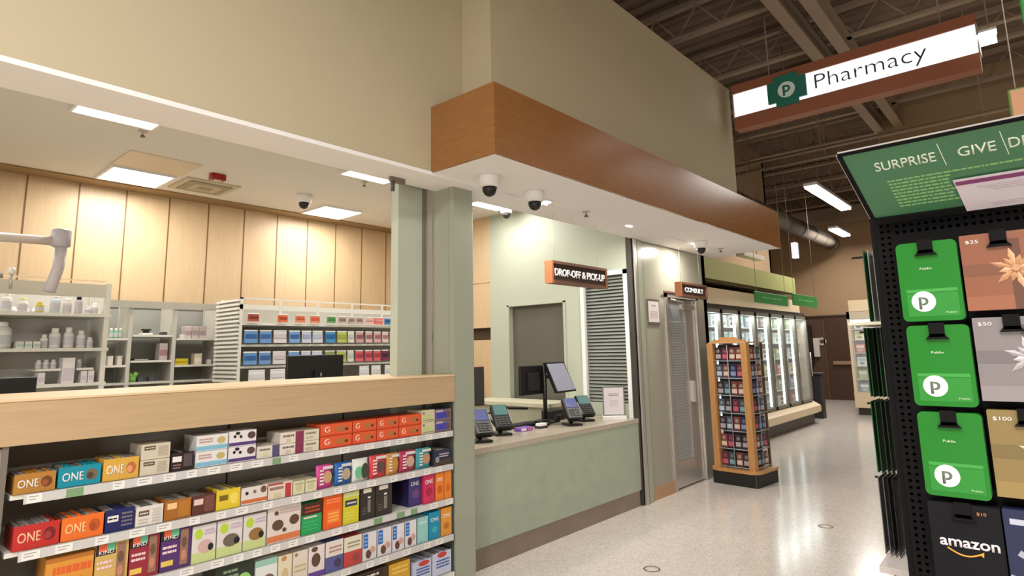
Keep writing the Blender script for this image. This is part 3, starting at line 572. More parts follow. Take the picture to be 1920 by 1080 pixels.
def bottle_mb(w, h, body, cap):
    mb = MB(); r = w/2
    mb.lathe([(r*.9, 0), (r, .004), (r, h*.68), (r*.6, h*.8)], (0, 0, 0), body, 14)
    return mb, MB().lathe([(r*.62, h*.79), (r*.64, h*.80), (r*.64, h), (r*.5, h)], (0, 0, 0), cap, 14), MB().lathe([(r*1.01, h*.15), (r*1.015, h*.16), (r*1.015, h*.55), (r*1.01, h*.56)], (0, 0, 0), cm(206, 204, 210), 14)
BP = {}
def bottle(x, y, z_, w, h, lb, grp, body=None, cap=None, lab=None):
    key = (round(w, 3), round(h, 3), body, cap)
    if key in BP: o = dup(BP[key], (x, y, z_+.0012), None, lb, grp); return o
    b, c, l = bottle_mb(w, h, body or M['bottle'], cap or M['white'])
    o = b.build('pill_bottle', at=(0, 0, 0)); tagp(o, lb, 'bottle', grp)
    c.build('cap', o, at=(0, 0, 0)); l.build('bottle_label', o, at=(0, 0, 0)); o.location = (x, y, z_+.0012); BP[key] = o
    return o
PX = lambda p: .755+p*.0029
gT = 'pill bottles on the top shelf at the left'
bottle(PX(17), 5.08, 1.915, .06, .125, 'white pill bottle with white cap standing on the top left shelf', gT)
bottle(PX(47), 5.08, 1.915, .055, .095, 'short white pill bottle with yellow cap on the top left shelf', None, None, cm(220, 214, 150))
bottle(PX(77), 5.06, 1.915, .05, .07, 'yellow bottle on the top left shelf', None, cm(220, 200, 60), cm(226, 206, 80))
bottle(PX(107), 5.08, 1.915, .062, .125, 'pale blue labelled white bottle on the top left shelf', None, cm(200, 212, 218), M['white'])
bottle(PX(131), 5.08, 1.915, .052, .105, 'cream bottle on the top left shelf', None, cm(220, 210, 196), M['white'])
bottle(PX(152), 5.06, 1.915, .046, .12, 'lilac bottle with black cap on the top left shelf', None, cm(206, 200, 208), M['black'])
bottle(PX(173), 5.08, 1.915, .036, .055, 'tiny white bottle near the right end of the top left shelf', None)
bottle(PX(188), 5.09, 1.915, .042, .08, 'small white bottle at the right end of the top left shelf', None, cm(226, 224, 220))
for p in (3, 14, 27, 39, 50, 66): bottle(PX(p)+.05, 5.3, 1.915-.0+.0, .036, .05, 'small white bottle in the back row of the top left shelf', 'small back row bottles on the top left shelf')
# jug
j = root('plastic_jug', (PX(17), 5.12, 1.6812), 'large white plastic jug on the middle left shelf', 'jug')
MB().lathe([(.05, 0), (.055, .01), (.055, .10), (.05, .125), (.03, .145)], (PX(17), 5.12, 1.6812), M['bottle'], 16).build('body', j); MB().lathe([(.028, .143), (.03, .145), (.03, .17), (.02, .172)], (PX(17), 5.12, 1.6812), M['white'], 12).build('cap', j)
MB().lathe([(.0555, .03), (.056, .031), (.056, .085), (.0555, .086)], (PX(17), 5.12, 1.6812), cm(200, 206, 204), 16).build('bottle_label', j)
for p, w, h in [(93, .045, .09), (113, .066, .135), (140, .06, .14), (165, .055, .12), (183, .044, .075)]:
    bottle(PX(p), 5.09, 1.68, w, h, 'white pill bottle on the middle left shelf right of the jug', 'white bottles on the middle left shelf')
for i in range(3): tagp(MB().box(PX(40+i*15), PX(53+i*15), 5.03, 5.2, 1.6812, 1.725, cm(222, 220, 212)).box(PX(41+i*15), PX(52+i*15), 5.029, 5.03, 1.69, 1.71, cm(170, 190, 180)).build('medicine_box', at=(PX(46+i*15), 5.1, 1.68)), 'flat white medicine box on the middle left shelf', 'box', 'flat boxes on the middle left shelf')
for p in (88, 102, 116, 166): bottle(PX(p), 5.1, 1.545, .036, .058, 'small white bottle on the little lower shelf', 'small bottles on the little lower shelf')
for p, w, h, lb in [(127, 24, .17, 'tall white medicine carton on the lower left shelf'), (165, 12, .08, 'white medicine box, left of the pair low on the left shelving'), (179, 12, .08, 'white medicine box, right of the pair low on the left shelving'), (83, 13, .075, 'small white medicine box at the left of the lower shelf')]:
    tagp(MB().box(PX(p), PX(p+w), 5.01, 5.11, 1.4462, 1.445+h, cm(228, 222, 222)).box(PX(p+2), PX(p+w-2), 5.008, 5.01, 1.46, 1.445+h*.6, cm(206, 198, 206)).build('medicine_box', at=(PX(p+w/2), 5.05, 1.445)), lb, 'box')
# unit B against the back wall
B_ = shelving('shelving_unit', 1.60, 2.95, 6.85, 7.22, 2.16, [.4, .9, 1.37], [1.62, 2.05, 2.46, 2.90], 'grey metal shelving under the wood wall with few items', cm(196, 194, 184, .5), cm(156, 156, 150), .035)
MB().box(1.6, 2.95, 6.83, 6.86, 2.10, 2.17, cm(176, 172, 160)).build('header_rail', B_)
for x0_, x1_, zs in [(1.66, 2.05, (1.80, 1.54)), (2.09, 2.46, (1.835, 1.58)), (2.50, 2.90, (1.80, 1.525))]:
    for z_ in zs: MB().box(x0_, x1_, 6.85, 7.2, z_-.02, z_, M['wsteel']).build('shelf', B_)
def small(name, x, y, z_, w, h, d, col, lb, cat, grp=None, band=None):
    z_ += .0012
    mb = MB().bbox(x-w/2, x+w/2, y, y+d, z_, z_+h, cm(*col), .003)
    if band: mb.box(x-w/2+.004, x+w/2-.004, y-.001, y, z_+h*.25, z_+h*.6, cm(*band))
    return tagp(mb.build(name, at=(x, y+d/2, z_)), lb, cat, grp)
for x in (1.93, 1.97, 2.01): bottle(x, 6.95, 1.80, .036, .10, 'green and white bottle in the narrow left bay', 'green bottles in the narrow bay', cm(120, 180, 140), M['white'])
for x in (1.93, 2.01): small('medicine_box', x, 6.9, 1.54, .045, .09, .08, (226, 220, 210), 'small white box in the narrow left bay', 'box', 'white boxes in the narrow bay')
r = root('desk_gadget', (2.24, 6.95, 1.8362), 'small dark device on the upper shelf of the middle bay', 'device'); MB().bbox(2.19, 2.29, 6.9, 7.0, 1.8362, 1.855, M['white']).build('base', r); MB().lathe([(.03, .02), (.03, .04), (.05, .05), (.045, .06)], (2.24, 6.95, 1.8362), M['black'], 14).build('head', r)
small('desk_gadget', 2.40, 6.9, 1.835, .05, .03, .08, (60, 60, 60), 'small black object on the upper shelf of the middle bay', 'device')
small('medicine_tray', 2.20, 6.9, 1.58, .13, .02, .12, (50, 50, 50), 'flat dark tray on the lower shelf of the middle bay', 'tray', band=(200, 200, 200))
small('medicine_box', 2.40, 6.9, 1.58, .08, .17, .12, (196, 180, 182), 'pinkish box on the lower shelf of the middle bay', 'box', band=(170, 130, 136))
for i in range(3): small('medicine_box', 2.63+.075*i, 6.9, 1.80, .07, .13, .1, (222, 208, 206), 'white-pink carton, %s of three on the upper right bay shelf' % ['left', 'middle', 'right'][i], 'box', band=(190, 170, 176))
small('medicine_box', 2.565, 6.88, 1.80, .05, .04, .06, (226, 222, 214), 'tiny white box beside the three cartons in the right bay', 'box')
small('medicine_box', 2.575, 6.88, 1.525, .13, .065, .1, (216, 196, 40), 'yellow box in the right bay', 'box', band=(190, 160, 20))
small('medicine_box', 2.74, 6.88, 1.525, .075, .115, .1, (222, 212, 188), 'cream box with yellow top in the right bay', 'box', band=(236, 230, 220))
small('medicine_box', 2.86, 6.88, 1.525, .035, .05, .06, (220, 206, 206), 'tiny pale box at the right end of the right bay', 'box')
tagp(MB().tube([(2.13, 6.92, 1.40), (2.10, 6.88, 1.45)], .02, cm(110, 170, 70)).tube([(2.13, 6.92, 1.40), (2.16, 6.88, 1.46)], .02, cm(130, 180, 80)).lathe([(.04, 0), (.045, .05)], (2.13, 6.92, 1.372), cm(120, 170, 70), 10).build('green_plant', at=(2.13, 6.92, 1.40)), 'small bright green plant low in the middle bay', 'plant')
for x in (2.2, 2.3): small('desk_gadget', x, 6.88, 1.37, .05, .045, .08, (70, 76, 82), 'small grey gadget on the lowest visible shelf of the middle bay', 'device', 'gadgets in the middle bay')
# unit D with bags, slatted end
D_ = shelving('shelving_unit', 2.85, 5.3, 6.2, 6.65, 2.20, [.4, .9, 1.30, 1.50, 1.72, 1.94], [2.85, 5.27], 'white shelving of hanging prescription bags in front of the wood wall', M['wsteel'], cm(176, 172, 164))
MB().box(2.85, 5.3, 6.2, 6.23, 2.08, 2.13, M['wsteel']).box(2.85, 5.3, 6.2, 6.22, 2.185, 2.2, M['wsteel']).build('header_rail', D_)
for x in (3.27, 3.72, 4.17, 4.6): MB().box(x, x+.025, 6.19, 6.2, 1.95, 2.2, M['wsteel']).build('upright', D_)
sl = MB(); zz = 1.0
sl.box(2.846, 2.852, 6.22, 6.69, .9, 2.18, cm(158, 156, 146))
while zz < 2.19: sl.box(2.828, 2.848, 6.2, 6.72, zz, zz+.022, M['wsteel']); zz += .043
sl.build('slatted_end', D_)
DX = lambda p: 2.88+(p-455)*(4.815-2.88)/(740-455)
def rxbag(p0, p1, z_, h, col, band, lb, grp):
    x0_, x1_ = DX(p0)+.004, DX(p1)-.004; xm = (x0_+x1_)/2
    mb = MB().prism([(6.165, z_), (6.185, z_), (6.182, z_+h), (6.176, z_+h)], x0_, x1_, 'x', cm(*col, .35)).box(x0_+.01, x1_-.01, 6.163, 6.166, z_+h*.4, z_+h*.75, cm(*band)).box(x0_, x1_, 6.172, 6.188, z_+h, z_+h+.012, M['white'])
    # bag hook reaching the shelf behind
    mb.box(xm-.004, xm+.004, 6.18, 6.21, z_+h, z_+h+.006, M['alu'])
    tagp(mb.build('prescription_bag', at=(xm, 6.18, z_)), lb, 'bag', grp)
r1 = [(461, 479, (170, 70, 40), (110, 40, 24)), (509, 526, (206, 96, 50), (170, 60, 30)), (539, 556, (210, 120, 80), (190, 80, 40)), (565, 583, (214, 120, 84), (196, 84, 50)), (596, 613, (90, 150, 90), (60, 120, 60)), (618, 634, (176, 158, 148), (120, 100, 96)), (637, 651, (176, 158, 150), (130, 106, 100)), (653, 668, (180, 160, 154), (130, 106, 100)), (673, 689, (226, 180, 172), (206, 150, 144)), (691, 711, (222, 110, 104), (206, 150, 144)), (714, 743, (60, 120, 180), (30, 80, 140))]
for a, b, c, d in r1: rxbag(a, b, 1.955, .075, c, d, 'coloured bag on the upper bag shelf of the white shelving', 'bags on the upper bag shelf')
rr = [(457, 478, (90, 140, 190), (40, 90, 150)), (481, 500, (100, 140, 190), (50, 90, 150)), (503, 525, (206, 200, 200), (190, 180, 180)), (529, 548, (110, 150, 200), (50, 90, 150)), (551, 568, (190, 192, 210), (150, 160, 190)), (570, 589, (196, 196, 206), (170, 176, 196)), (594, 613, (60, 130, 180), (30, 90, 150)), (616, 635, (170, 180, 90), (150, 160, 60)), (637, 650, (206, 204, 190), (180, 190, 180)), (653, 669, (190, 150, 150), (130, 80, 90)), (673, 688, (206, 170, 164), (150, 90, 90)), (691, 706, (206, 166, 164), (150, 90, 90)), (709, 723, (214, 190, 186), (160, 110, 110)), (726, 743, (214, 190, 186), (160, 110, 110))]
for a, b, c, d in rr: rxbag(a, b, 1.735, .12, c, d, 'coloured bag on the middle bag shelf of the white shelving', 'bags on the middle bag shelf')
for i, (a, b, c, d) in enumerate(rr):
    if i == 6: c, d = (130, 150, 90), (120, 150, 80)
    if i >= 9: c, d = ((206, 90, 100), (170, 50, 70)) if i < 12 else ((120, 50, 80), (60, 20, 50))
    rxbag(a, b, 1.515, .12, c, d, 'coloured bag on the lower bag shelf of the white shelving', 'bags on the lower bag shelf')
for a, b in [(466, 492), (500, 525), (662, 682), (687, 707), (716, 736)]:
    rxbag(a, b, 1.32, .13, (226, 224, 222), (206, 206, 210), 'white paper bag hanging on the lowest bag shelf', 'white bags on the lowest bag shelf')
# desks and monitors behind the ledge
t = root('work_desk', (1.9, 4.4, 0), 'pharmacy work desk mostly hidden behind the maple ledge', 'desk')
MB().box(-.5, 3.6, 4.25, 4.85, .98, 1.02, M['stone']).build('desktop', t); MB().box(-.45, 3.55, 4.3, 4.8, 0, .98, M['maple']).build('cabinet', t)
def monitor(x0, x1, z0, z1, y, zb, lb, back=True, rim=M['black']):
    xm = (x0+x1)/2; r = root('computer_monitor', (xm, y, zb), lb, 'monitor')
    MB().bbox(x0, x1, y, y+.03, z0, z1, rim, .004).build('casing', r)
    MB().box(x0+.012, x1-.012, y+.0295, y+.031, z0+.012, z1-.012, M['screen']).build('screen', r)
    MB().box(xm-.025, xm+.025, y-.02, y+.0, zb+.01, (z0+z1)/2+.04, M['black']).build('stand', r)
    MB().bbox(xm-.11, xm+.11, y-.09, y+.09, zb, zb+.014, M['black'], .003).build('stand_foot', r)
    MB().box(xm-.02, xm+.05, y-.003, y, z0+(z1-z0)*.62-.05, z0+(z1-z0)*.62-.02, cm(150, 150, 150)).build('logo_plate', r)
    return r
monitor(2.515, 3.03, 1.27, 1.60, 4.6, 1.02, 'wide black monitor seen from behind over the maple ledge, right one')
monitor(.42, .912, 1.18, 1.505, 4.6, 1.02, 'black monitor cut off at the left edge behind the maple ledge')

# ================================================================== SERVICE COUNTER
t = root('service_counter', (4.6, 3.8, 0), 'sage fronted pharmacy counter with grey stone worktop and brown kick plate', 'counter')
MB().box(3.385, 5.82, YF, YF+.78, .155, .83, M['sagepanel']).build('front_panel', t)
MB().box(3.385, 5.82, YF-.005, YF+.82, .83, .872, M['stone']).build('worktop', t)
MB().box(3.385, 5.80, YF+.008, YF+.02, 0, .155, M['kick']).box(3.385, 5.82, YF+.02, YF+.7, 0, .155, M['kick']).build('kick_plate', t)
WT = .872
def terminal(x, y, rz, scr, lb):
    r = root('payment_terminal', (x, y, WT), lb, 'payment terminal', None, rz); K = Matrix.Rotation(-.82, 4, 'X')
    def P(mb, nm):
        o = mb.build(nm, r, at=(0, 0, 0)); o.location = (0, 0, 0); return o
    P(MB().bbox(-.075, .075, -.09, .09, 0, .02, M['black']), 'base')
    P(MB().tube([(0, .02, .015), (0, .03, .07), (0, .0, .12)], .018, M['black']), 'stand')
    def tilt(mb, nm):
        for v in mb.v: v.xyz = (K @ v)*1.35+Vector((0, .0, .15))
        return P(mb, nm)
    tilt(MB().bbox(-.055, .055, -.022, .022, -.095, .095, M['black'], .008), 'body')
    tilt(MB().box(-.045, .045, -.026, -.022, .0, .082, scr), 'screen')
    kp = MB()
    for a in range(3):
        for b in range(4): kp.box(-.036+a*.026, -.016+a*.026, -.0265, -.022, -.082+b*.018, -.07+b*.018, cm(64, 62, 62))
    tilt(kp, 'keypad'); tilt(MB().box(.052, .064, -.01, .01, -.05, .06, cm(150, 140, 140)), 'card_slot')
terminal(3.70, 3.62, -.45, M['bluescr'], 'black card terminal with blue screen beside the grey column')
terminal(4.10, 3.76, -.5, M['tealscr'], 'black card terminal with teal screen second from the column')
terminal(5.00, 3.64, -.55, M['bluescr'], 'black card terminal with blue screen right of the till screens')
terminal(5.36, 3.74, -.5, M['tealscr'], 'black card terminal rightmost on the counter')
# two till screens on a pole
TX = .06
r = root('till_screens', (5.04, 4.0, WT), 'pair of till screens on one black pole on the counter', 'till')
MB().bbox(4.92, 5.16, 3.90, 4.10, WT, WT+.02, M['black']).build('base', r)
MB().tube([(5.04, 4.0, WT), (5.04, 4.0, 1.46)], .022, M['black'], 12).build('pole', r)
MB().bbox(4.68, 5.08, 4.02, 4.05, 1.16, 1.45, M['black'], .006).box(4.78, 4.96, 4.0, 4.02, 1.2, 1.38, M['black2']).build('monitor_back', r)
cs = MB()
for zz0, zz1 in ((1.17, 1.48),):
    cs.poly([(4.97, 3.93, 1.475), (5.34, 3.97, 1.475), (5.46, 3.90, 1.165), (5.06, 3.86, 1.165), (4.97, 3.96, 1.475), (5.34, 4.00, 1.475), (5.46, 3.93, 1.165), (5.06, 3.89, 1.165)], [(0, 1, 2, 3), (7, 6, 5, 4), (0, 4, 5, 1), (1, 5, 6, 2), (2, 6, 7, 3), (3, 7, 4, 0)], M['black'])
cs = cs.build('customer_display', r)
MB().poly([(4.99, 3.926, 1.462), (5.325, 3.962, 1.462), (5.435, 3.892, 1.185), (5.08, 3.856, 1.185), (4.99, 3.936, 1.462), (5.325, 3.972, 1.462), (5.435, 3.902, 1.185), (5.08, 3.866, 1.185)], [(0, 1, 2, 3), (7, 6, 5, 4), (0, 4, 5, 1), (1, 5, 6, 2), (2, 6, 7, 3), (3, 7, 4, 0)], M['litscr']).build('display_screen', cs)
MB().tube([(5.04, 4.0, 1.33), (5.26, 3.97, 1.33)], .02, M['black']).build('bracket', r)
r = root('till_keyboard', (4.7, 4.0, WT), 'black till keyboard and cables left of the pole', 'keyboard')
MB().bbox(4.45, 4.84, 3.9, 4.05, WT, WT+.03, M['black'], .004).build('case', r); MB().tube([(4.4, 4.1, WT+.02), (4.3, 4.14, WT+.14), (4.6, 4.14, WT+.17), (4.85, 4.08, WT+.15)], .012, M['black']).build('cable', r)
k_ = MB()
for a in range(10):
    for b in range(3): k_.box(4.47+a*.035, 4.497+a*.035, 3.915+b*.042, 3.945+b*.042, WT+.029, WT+.036, cm(60, 58, 58))
k_.build('keys', r)
r = root('cash_drawer', (5.3, 4.12, WT), 'black cash drawer behind the till pole on the counter', 'drawer'); MB().bbox(5.18, 5.46, 4.02, 4.17, WT, WT+.10, M['black'], .006).build('case', r); MB().box(5.20, 5.44, 4.016, 4.02, WT+.02, WT+.08, cm(50, 48, 48)).build('drawer_front', r)
r = root('barcode_scanner', (4.93, 3.84, WT), 'black handheld scanner lying in front of the till pole', 'scanner'); MB().tube([(4.90, 3.86, WT+.02), (4.96, 3.82, WT+.03), (5.02, 3.80, WT+.06)], .018, M['black']).build('handle', r); MB().bbox(5.0, 5.06, 3.77, 3.83, WT+.04, WT+.085, M['black'], .006).build('head', r)
r = root('receipt_printer', (4.78, 3.84, WT), 'black receipt printer in front of the till pole', 'printer'); MB().bbox(4.72, 4.86, 3.80, 3.89, WT, WT+.06, M['black'], .008).build('case', r); MB().box(4.76, 4.83, 3.795, 3.80, WT+.02, WT+.04, cm(90, 90, 90)).build('paper_slot', r)
r = root('computer_monitor', (4.0, 4.06, WT), 'dark monitor with brown rim just right of the grey column', 'monitor')
MB().bbox(3.86, 4.25, 4.1, 4.13, 1.10, 1.46, cm(70, 44, 38), .005).build('casing', r); MB().box(3.875, 4.235, 4.096, 4.101, 1.115, 1.445, cm(64, 64, 62, .15)).build('screen', r)
MB().box(3.9, 3.94, 4.13, 4.16, WT, 1.3, M['black']).build('stand', r); MB().bbox(3.84, 4.0, 4.05, 4.18, WT, WT+.012, M['black'], .003).build('stand_foot', r)
tagp(MB().bbox(4.32, 4.49, 3.72, 3.80, WT, WT+.035, cm(130, 84, 170), .003).box(4.33, 4.40, 3.718, 3.72, WT+.006, WT+.03, cm(226, 216, 232)).box(4.42, 4.49, 3.717, 3.72, WT+.004, WT+.033, cm(176, 110, 160)).build('tissue_box', at=(4.4, 3.76, WT)), 'low purple and white box on the counter', 'box')
tagp(MB().bbox(4.60, 4.72, 3.72, 3.79, WT, WT+.022, cm(40, 36, 40), .003).bbox(4.61, 4.71, 3.725, 3.785, WT+.022, WT+.045, M['white'], .003).build('card_reader', at=(4.66, 3.75, WT)), 'small white reader in front of the till pole', 'reader')
tagp(MB().lathe([(.03, 0), (.033, .005), (.033, .12), (.028, .125)], (5.52, 4.12, WT), cm(130, 30, 24), 14).lathe([(.024, .125), (.024, .15)], (5.52, 4.12, WT), cm(190, 180, 170), 12).build('red_bottle', at=(5.52, 4.12, WT)), 'dark red bottle behind the till screens', 'bottle')
r = root('sign_holder', (5.66, 3.57, WT), 'framed white notice standing at the right end of the counter', 'sign', None, -.86)
def sh_(mb, nm): o = mb.build(nm, r, at=(0, 0, 0)); o.location = (0, 0, 0); return o
sh_(MB().bbox(-.125, .125, -.045, .045, 0, .035, M['white'], .003), 'base')
sh_(MB().box(-.115, .115, -.008, .008, .035, .335, cm(120, 116, 108)), 'frame')
sh = MB().box(-.103, .103, -.0105, -.008, .047, .323, cm(214, 206, 208)); graphic(sh, -.103, .103, .047, .323, -.0105, [('l', .25, .75, .68, .8, 2, cm(140, 132, 136)), ('l', .3, .7, .3, .55, 4, cm(190, 180, 184))]); sh_(sh, 'notice_sheet')
# back counter along side wall
t = root('back_counter', (5.6, 4.5, 0), 'cream back counter under the side wall opening', 'counter')
MB().box(5.35, 5.84, 4.2, 5.5, .98, 1.02, cm(206, 200, 176)).build('worktop', t); MB().box(5.38, 5.84, 4.22, 5.48, 0, .98, cm(170, 168, 146)).build('cabinet', t)

# hanging wood signs
def wsign(x0, x1, z0, z1, y, s, lb, fw_=.9):
    r = root('hanging_sign', ((x0+x1)/2, y, z0), lb, 'sign')
    e = .025
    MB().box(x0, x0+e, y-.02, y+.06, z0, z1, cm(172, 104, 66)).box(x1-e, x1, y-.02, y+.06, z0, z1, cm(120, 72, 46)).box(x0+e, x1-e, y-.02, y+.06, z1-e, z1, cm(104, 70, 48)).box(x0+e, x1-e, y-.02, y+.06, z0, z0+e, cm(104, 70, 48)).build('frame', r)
    MB().box(x0+e, x1-e, y-.008, y+.05, z0+e, z1-e, cm(60, 44, 36)).build('panel', r)
    text('lettering', s, ((x0+x1)/2+.01, y-.008, (z0+z1)/2), (x1-x0)*fw_, (z1-z0)*.34, FRONT, cm(236, 236, 240), r, .006, .02)
    for xx in (x0+.1, x1-.1): MB().tube([(xx, y+.03, z1), (xx, y+.03, 2.82)], .0015, cm(170, 166, 156), 6).build('rod', r)
wsign(4.15, 5.03, 2.175, 2.372, 3.2, 'DROP-OFF & PICK-UP', 'wood framed hanging sign reading DROP-OFF & PICK-UP above the counter')
wsign(6.60, 7.32, 2.19, 2.36, 3.2, 'CONSULT', 'smaller wood framed hanging sign with white letters above the front door', .7)
nt = MB().box(6.13, 6.40, YF-.012, YF-.001, 1.86, 2.15, cm(96, 86, 80)).box(6.145, 6.385, YF-.014, YF-.012, 1.89, 2.125, cm(214, 204, 202)); graphic(nt, 6.145, 6.385, 1.89, 2.125, YF-.014, [('l', .3, .7, .72, .85, 2, cm(150, 140, 140)), ('l', .15, .85, .2, .55, 5, cm(186, 176, 174))])
tagp(nt.build('wall_notice', at=(6.26, YF-.006, 1.86)), 'white framed notice on the grey panel left of the front door', 'notice')

# ================================================================== SPINNER RACK
kx, ky, ang = 7.55, 2.96, -.10
r = root('spinner_rack', (kx, ky, 0), 'oak spinner rack of small packets on a black base by the front door', 'display rack', None, ang)
def kp_(mb, nm, par=None):
    o = mb.build(nm, par or r, at=(0, 0, 0)); o.location = (0, 0, 0); return o
def rsq(h, c, n=5):
    out = []
    for sx, sy, a0 in ((1, 1, 0), (-1, 1, 90), (-1, -1, 180), (1, -1, 270)):
        for i in range(n+1): a = math.radians(a0+90*i/n); out.append((sx*(h-c)+c*math.cos(a), sy*(h-c)+c*math.sin(a)))
    return out
kp_(MB().prism(rsq(.28, .03), 0, .15, 'z', M['black']), 'base')
kp_(MB().prism(rsq(.31, .12), .15, .18, 'z', M['oak']), 'platform')
kp_(MB().prism(rsq(.25, .02), 1.64, 1.655, 'z', cm(186, 150, 110)), 'top_board')
for sx, sy in ((-1, -1), (-1, 1), (1, 1)): kp_(MB().box(sx*.217-.038, sx*.217+.038, sy*.217-.038, sy*.217+.038, .18, 1.64, M['oak']), 'post')
kp_(MB().box(.20, .225, -.225, -.20, .18, 1.64, cm(96, 70, 50)), 'corner_rail')
kp_(MB().prism([(-.22, 1.655), (.22, 1.655), (.22, 1.675), (.12, 1.685), (.1, 1.715), (-.1, 1.715), (-.12, 1.685), (-.22, 1.675)], -.21, -.19, 'x', M['oak']), 'crest')
kp_(MB().box(-.16, .16, -.16, .16, .18, 1.62, cm(34, 28, 32)), 'core')
wm = MB(); WR = cm(150, 160, 166, .4)
for i in range(7):
    z_ = .20+i*.205
    for a, b in (((-.2, -.235), (.2, -.235)), ((-.235, -.2), (-.235, .2)), ((.235, -.2), (.235, .2))):
        wm.tube([(a[0], a[1], z_), (b[0], b[1], z_)], .006, WR, 6)
for p in ((0, -.235), (-.235, 0), (.235, 0)): wm.tube([(p[0], p[1], .2), (p[0], p[1], 1.62)], .005, WR, 6)
kp_(wm, 'wire_pockets')
PK = {}
def packet(lx, ly, z_, face, ci):
    cols = [((90, 40, 60), (190, 90, 110)), ((40, 44, 70), (130, 140, 180)), ((50, 40, 44), (170, 160, 160)), ((70, 80, 100), (180, 190, 200)), ((120, 60, 60), (210, 190, 170)), ((60, 70, 70), (120, 160, 170))]
    a, b = cols[ci % 6]
    key = (face, ci % 6)
    loc = Matrix.Rotation(ang, 3, 'Z') @ Vector((lx, ly, z_))+Vector((kx, ky, 0))
    lb = 'small packet in the wire pockets of the spinner rack, %s face' % ('left' if face == 'x' else 'right')
    if key not in PK:
        mb = MB().bbox(-.04, .04, -.01, .01, 0, .155, cm(*a), .003).box(-.032, .032, -.0115, -.01, .02, .07, cm(*b)).disc((0, -.0103, .11), U, V, .022, .022, cm(*[int(q*.75) for q in b]), 12, .001)
        if face == 'x':
            for v in mb.v: v.xyz = Vector((v.y, -v.x, v.z))
        o = mb.build('small_packet', at=(0, 0, 0)); tagp(o, lb, 'packet', 'packets on the %s face of the spinner rack' % ('left' if face == 'x' else 'right')); PK[key] = o
    else: o = PK[key].copy(); COL.objects.link(o)
    o.location = loc; o.rotation_euler = (0, 0, ang)
c_ = 0
for i in range(7):
    for x in (-.132, -.046, .046, .132):
        c_ += 1; packet(x, -.2, .209+i*.205, 'y', c_+i*3+random.randint(0, 2))
        packet(-.2, x, .209+i*.205, 'x', c_+i+random.randint(0, 4))

# ================================================================== FREEZERS
def freezer(x0, x1, yf, lb, nd):
    t = root('glass_door_freezer', ((x0+x1)/2, yf+.35, 0), lb, 'freezer')
    MB().box(x0, x1, yf+.72, yf+.76, .1, 2.25, M['white']).box(x0, x0+.04, yf, yf+.74, .1, 2.25, cm(200, 186, 160)).box(x1-.04, x1, yf, yf+.74, .1, 2.25, cm(176, 164, 144)).box(x0, x1, yf, yf+.74, 2.19, 2.27, cm(60, 56, 52)).box(x0, x1, yf+.02, yf+.74, .40, .44, M['white']).build('cabinet', t)
    MB().box(x0-.1, x1-.35, yf-.02, yf+.5, 2.27, 2.52, M['creamp']).build('top_panel', t)
    MB().prism([(yf-.14, .24), (yf-.14, .36), (yf, .44), (yf+.1, .44), (yf+.1, .2), (yf-.06, .2)], x0, x1+.1, 'x', M['creamp']).build('bumper', t)
    MB().box(x0, x1, yf-.02, yf+.7, 0, .2, cm(70, 64, 58)).build('kick_plate', t)
    for z_ in (.75, 1.05, 1.35, 1.65, 1.93): MB().box(x0+.05, x1-.05, yf+.12, yf+.7, z_-.015, z_, M['wsteel']).build('shelf', t)
    dw = (x1-x0)/nd
    for i in range(nd):
        a = x0+i*dw; f = cm(120, 116, 104)
        d = MB().box(a, a+.05, yf-.03, yf+.02, .45, 2.19, f).box(a+dw-.05, a+dw, yf-.03, yf+.02, .45, 2.19, f).box(a, a+dw, yf-.03, yf+.02, .45, .50, f).box(a, a+dw, yf-.03, yf+.02, 2.13, 2.19, f).build('door', t)
        MB().box(a+.05, a+dw-.05, yf-.012, yf-.006, .5, 2.13, M['glass']).build('pane', d)
        MB().tube([(a+dw-.03, yf-.06, .95), (a+dw-.03, yf-.06, 1.45)], .012, M['alu']).build('handle', d)
        MB().box(a-.007 if i else a+.045, a+.007 if i else a+.055, yf+.05, yf+.09, .5, 2.12, M['coolled']).build('case_light', t)
    return t
t = freezer(8.75, 13.95, 3.95, 'long row of glass door freezers with cream top along the far left wall', 7)
FC = [((226, 232, 226), (150, 190, 190)), ((222, 222, 200), (180, 190, 90)), ((200, 90, 80), (236, 226, 216)), ((120, 150, 170), (226, 236, 236)), ((236, 236, 232), (120, 90, 80)), ((150, 180, 130), (236, 230, 190)), ((90, 50, 54), (190, 160, 150)), ((230, 236, 236), (190, 210, 216))]
FP = []
for a, b in FC:
    mb = MB().bbox(-.095, .095, 0, .14, 0, .2, cm(*a), .004); graphic(mb, -.095, .095, 0, .2, 0, [('r', .08, .92, .55, .85, cm(*b)), ('e', .5, .3, .3, .18, cm(*[int(q*.8) for q in b]))])
    o = mb.build('frozen_food_box', at=(0, 0, 0)); tagp(o, 'frozen food box behind the glass of the long freezer row', 'box', 'frozen food in the long freezer row'); FP.append([o, False])
def place(pr, loc, rz=0, label=None, group=None):
    if not pr[1]: pr[1] = True; o = pr[0]
    else: o = pr[0].copy(); COL.objects.link(o)
    o.location = loc; o.rotation_euler = (0, 0, rz)
    if label: o['label'] = label; o['group'] = group
for i in range(7):
    for z_ in (.44, .75, 1.05, 1.35, 1.65, 1.93):
        for k_ in range(3): place(FP[random.choice([0, 1, 4, 7, 0, 7, 2, 3, 5, 6])], (8.75+i*.743+.15+k_*.22, 4.12, z_+.001))
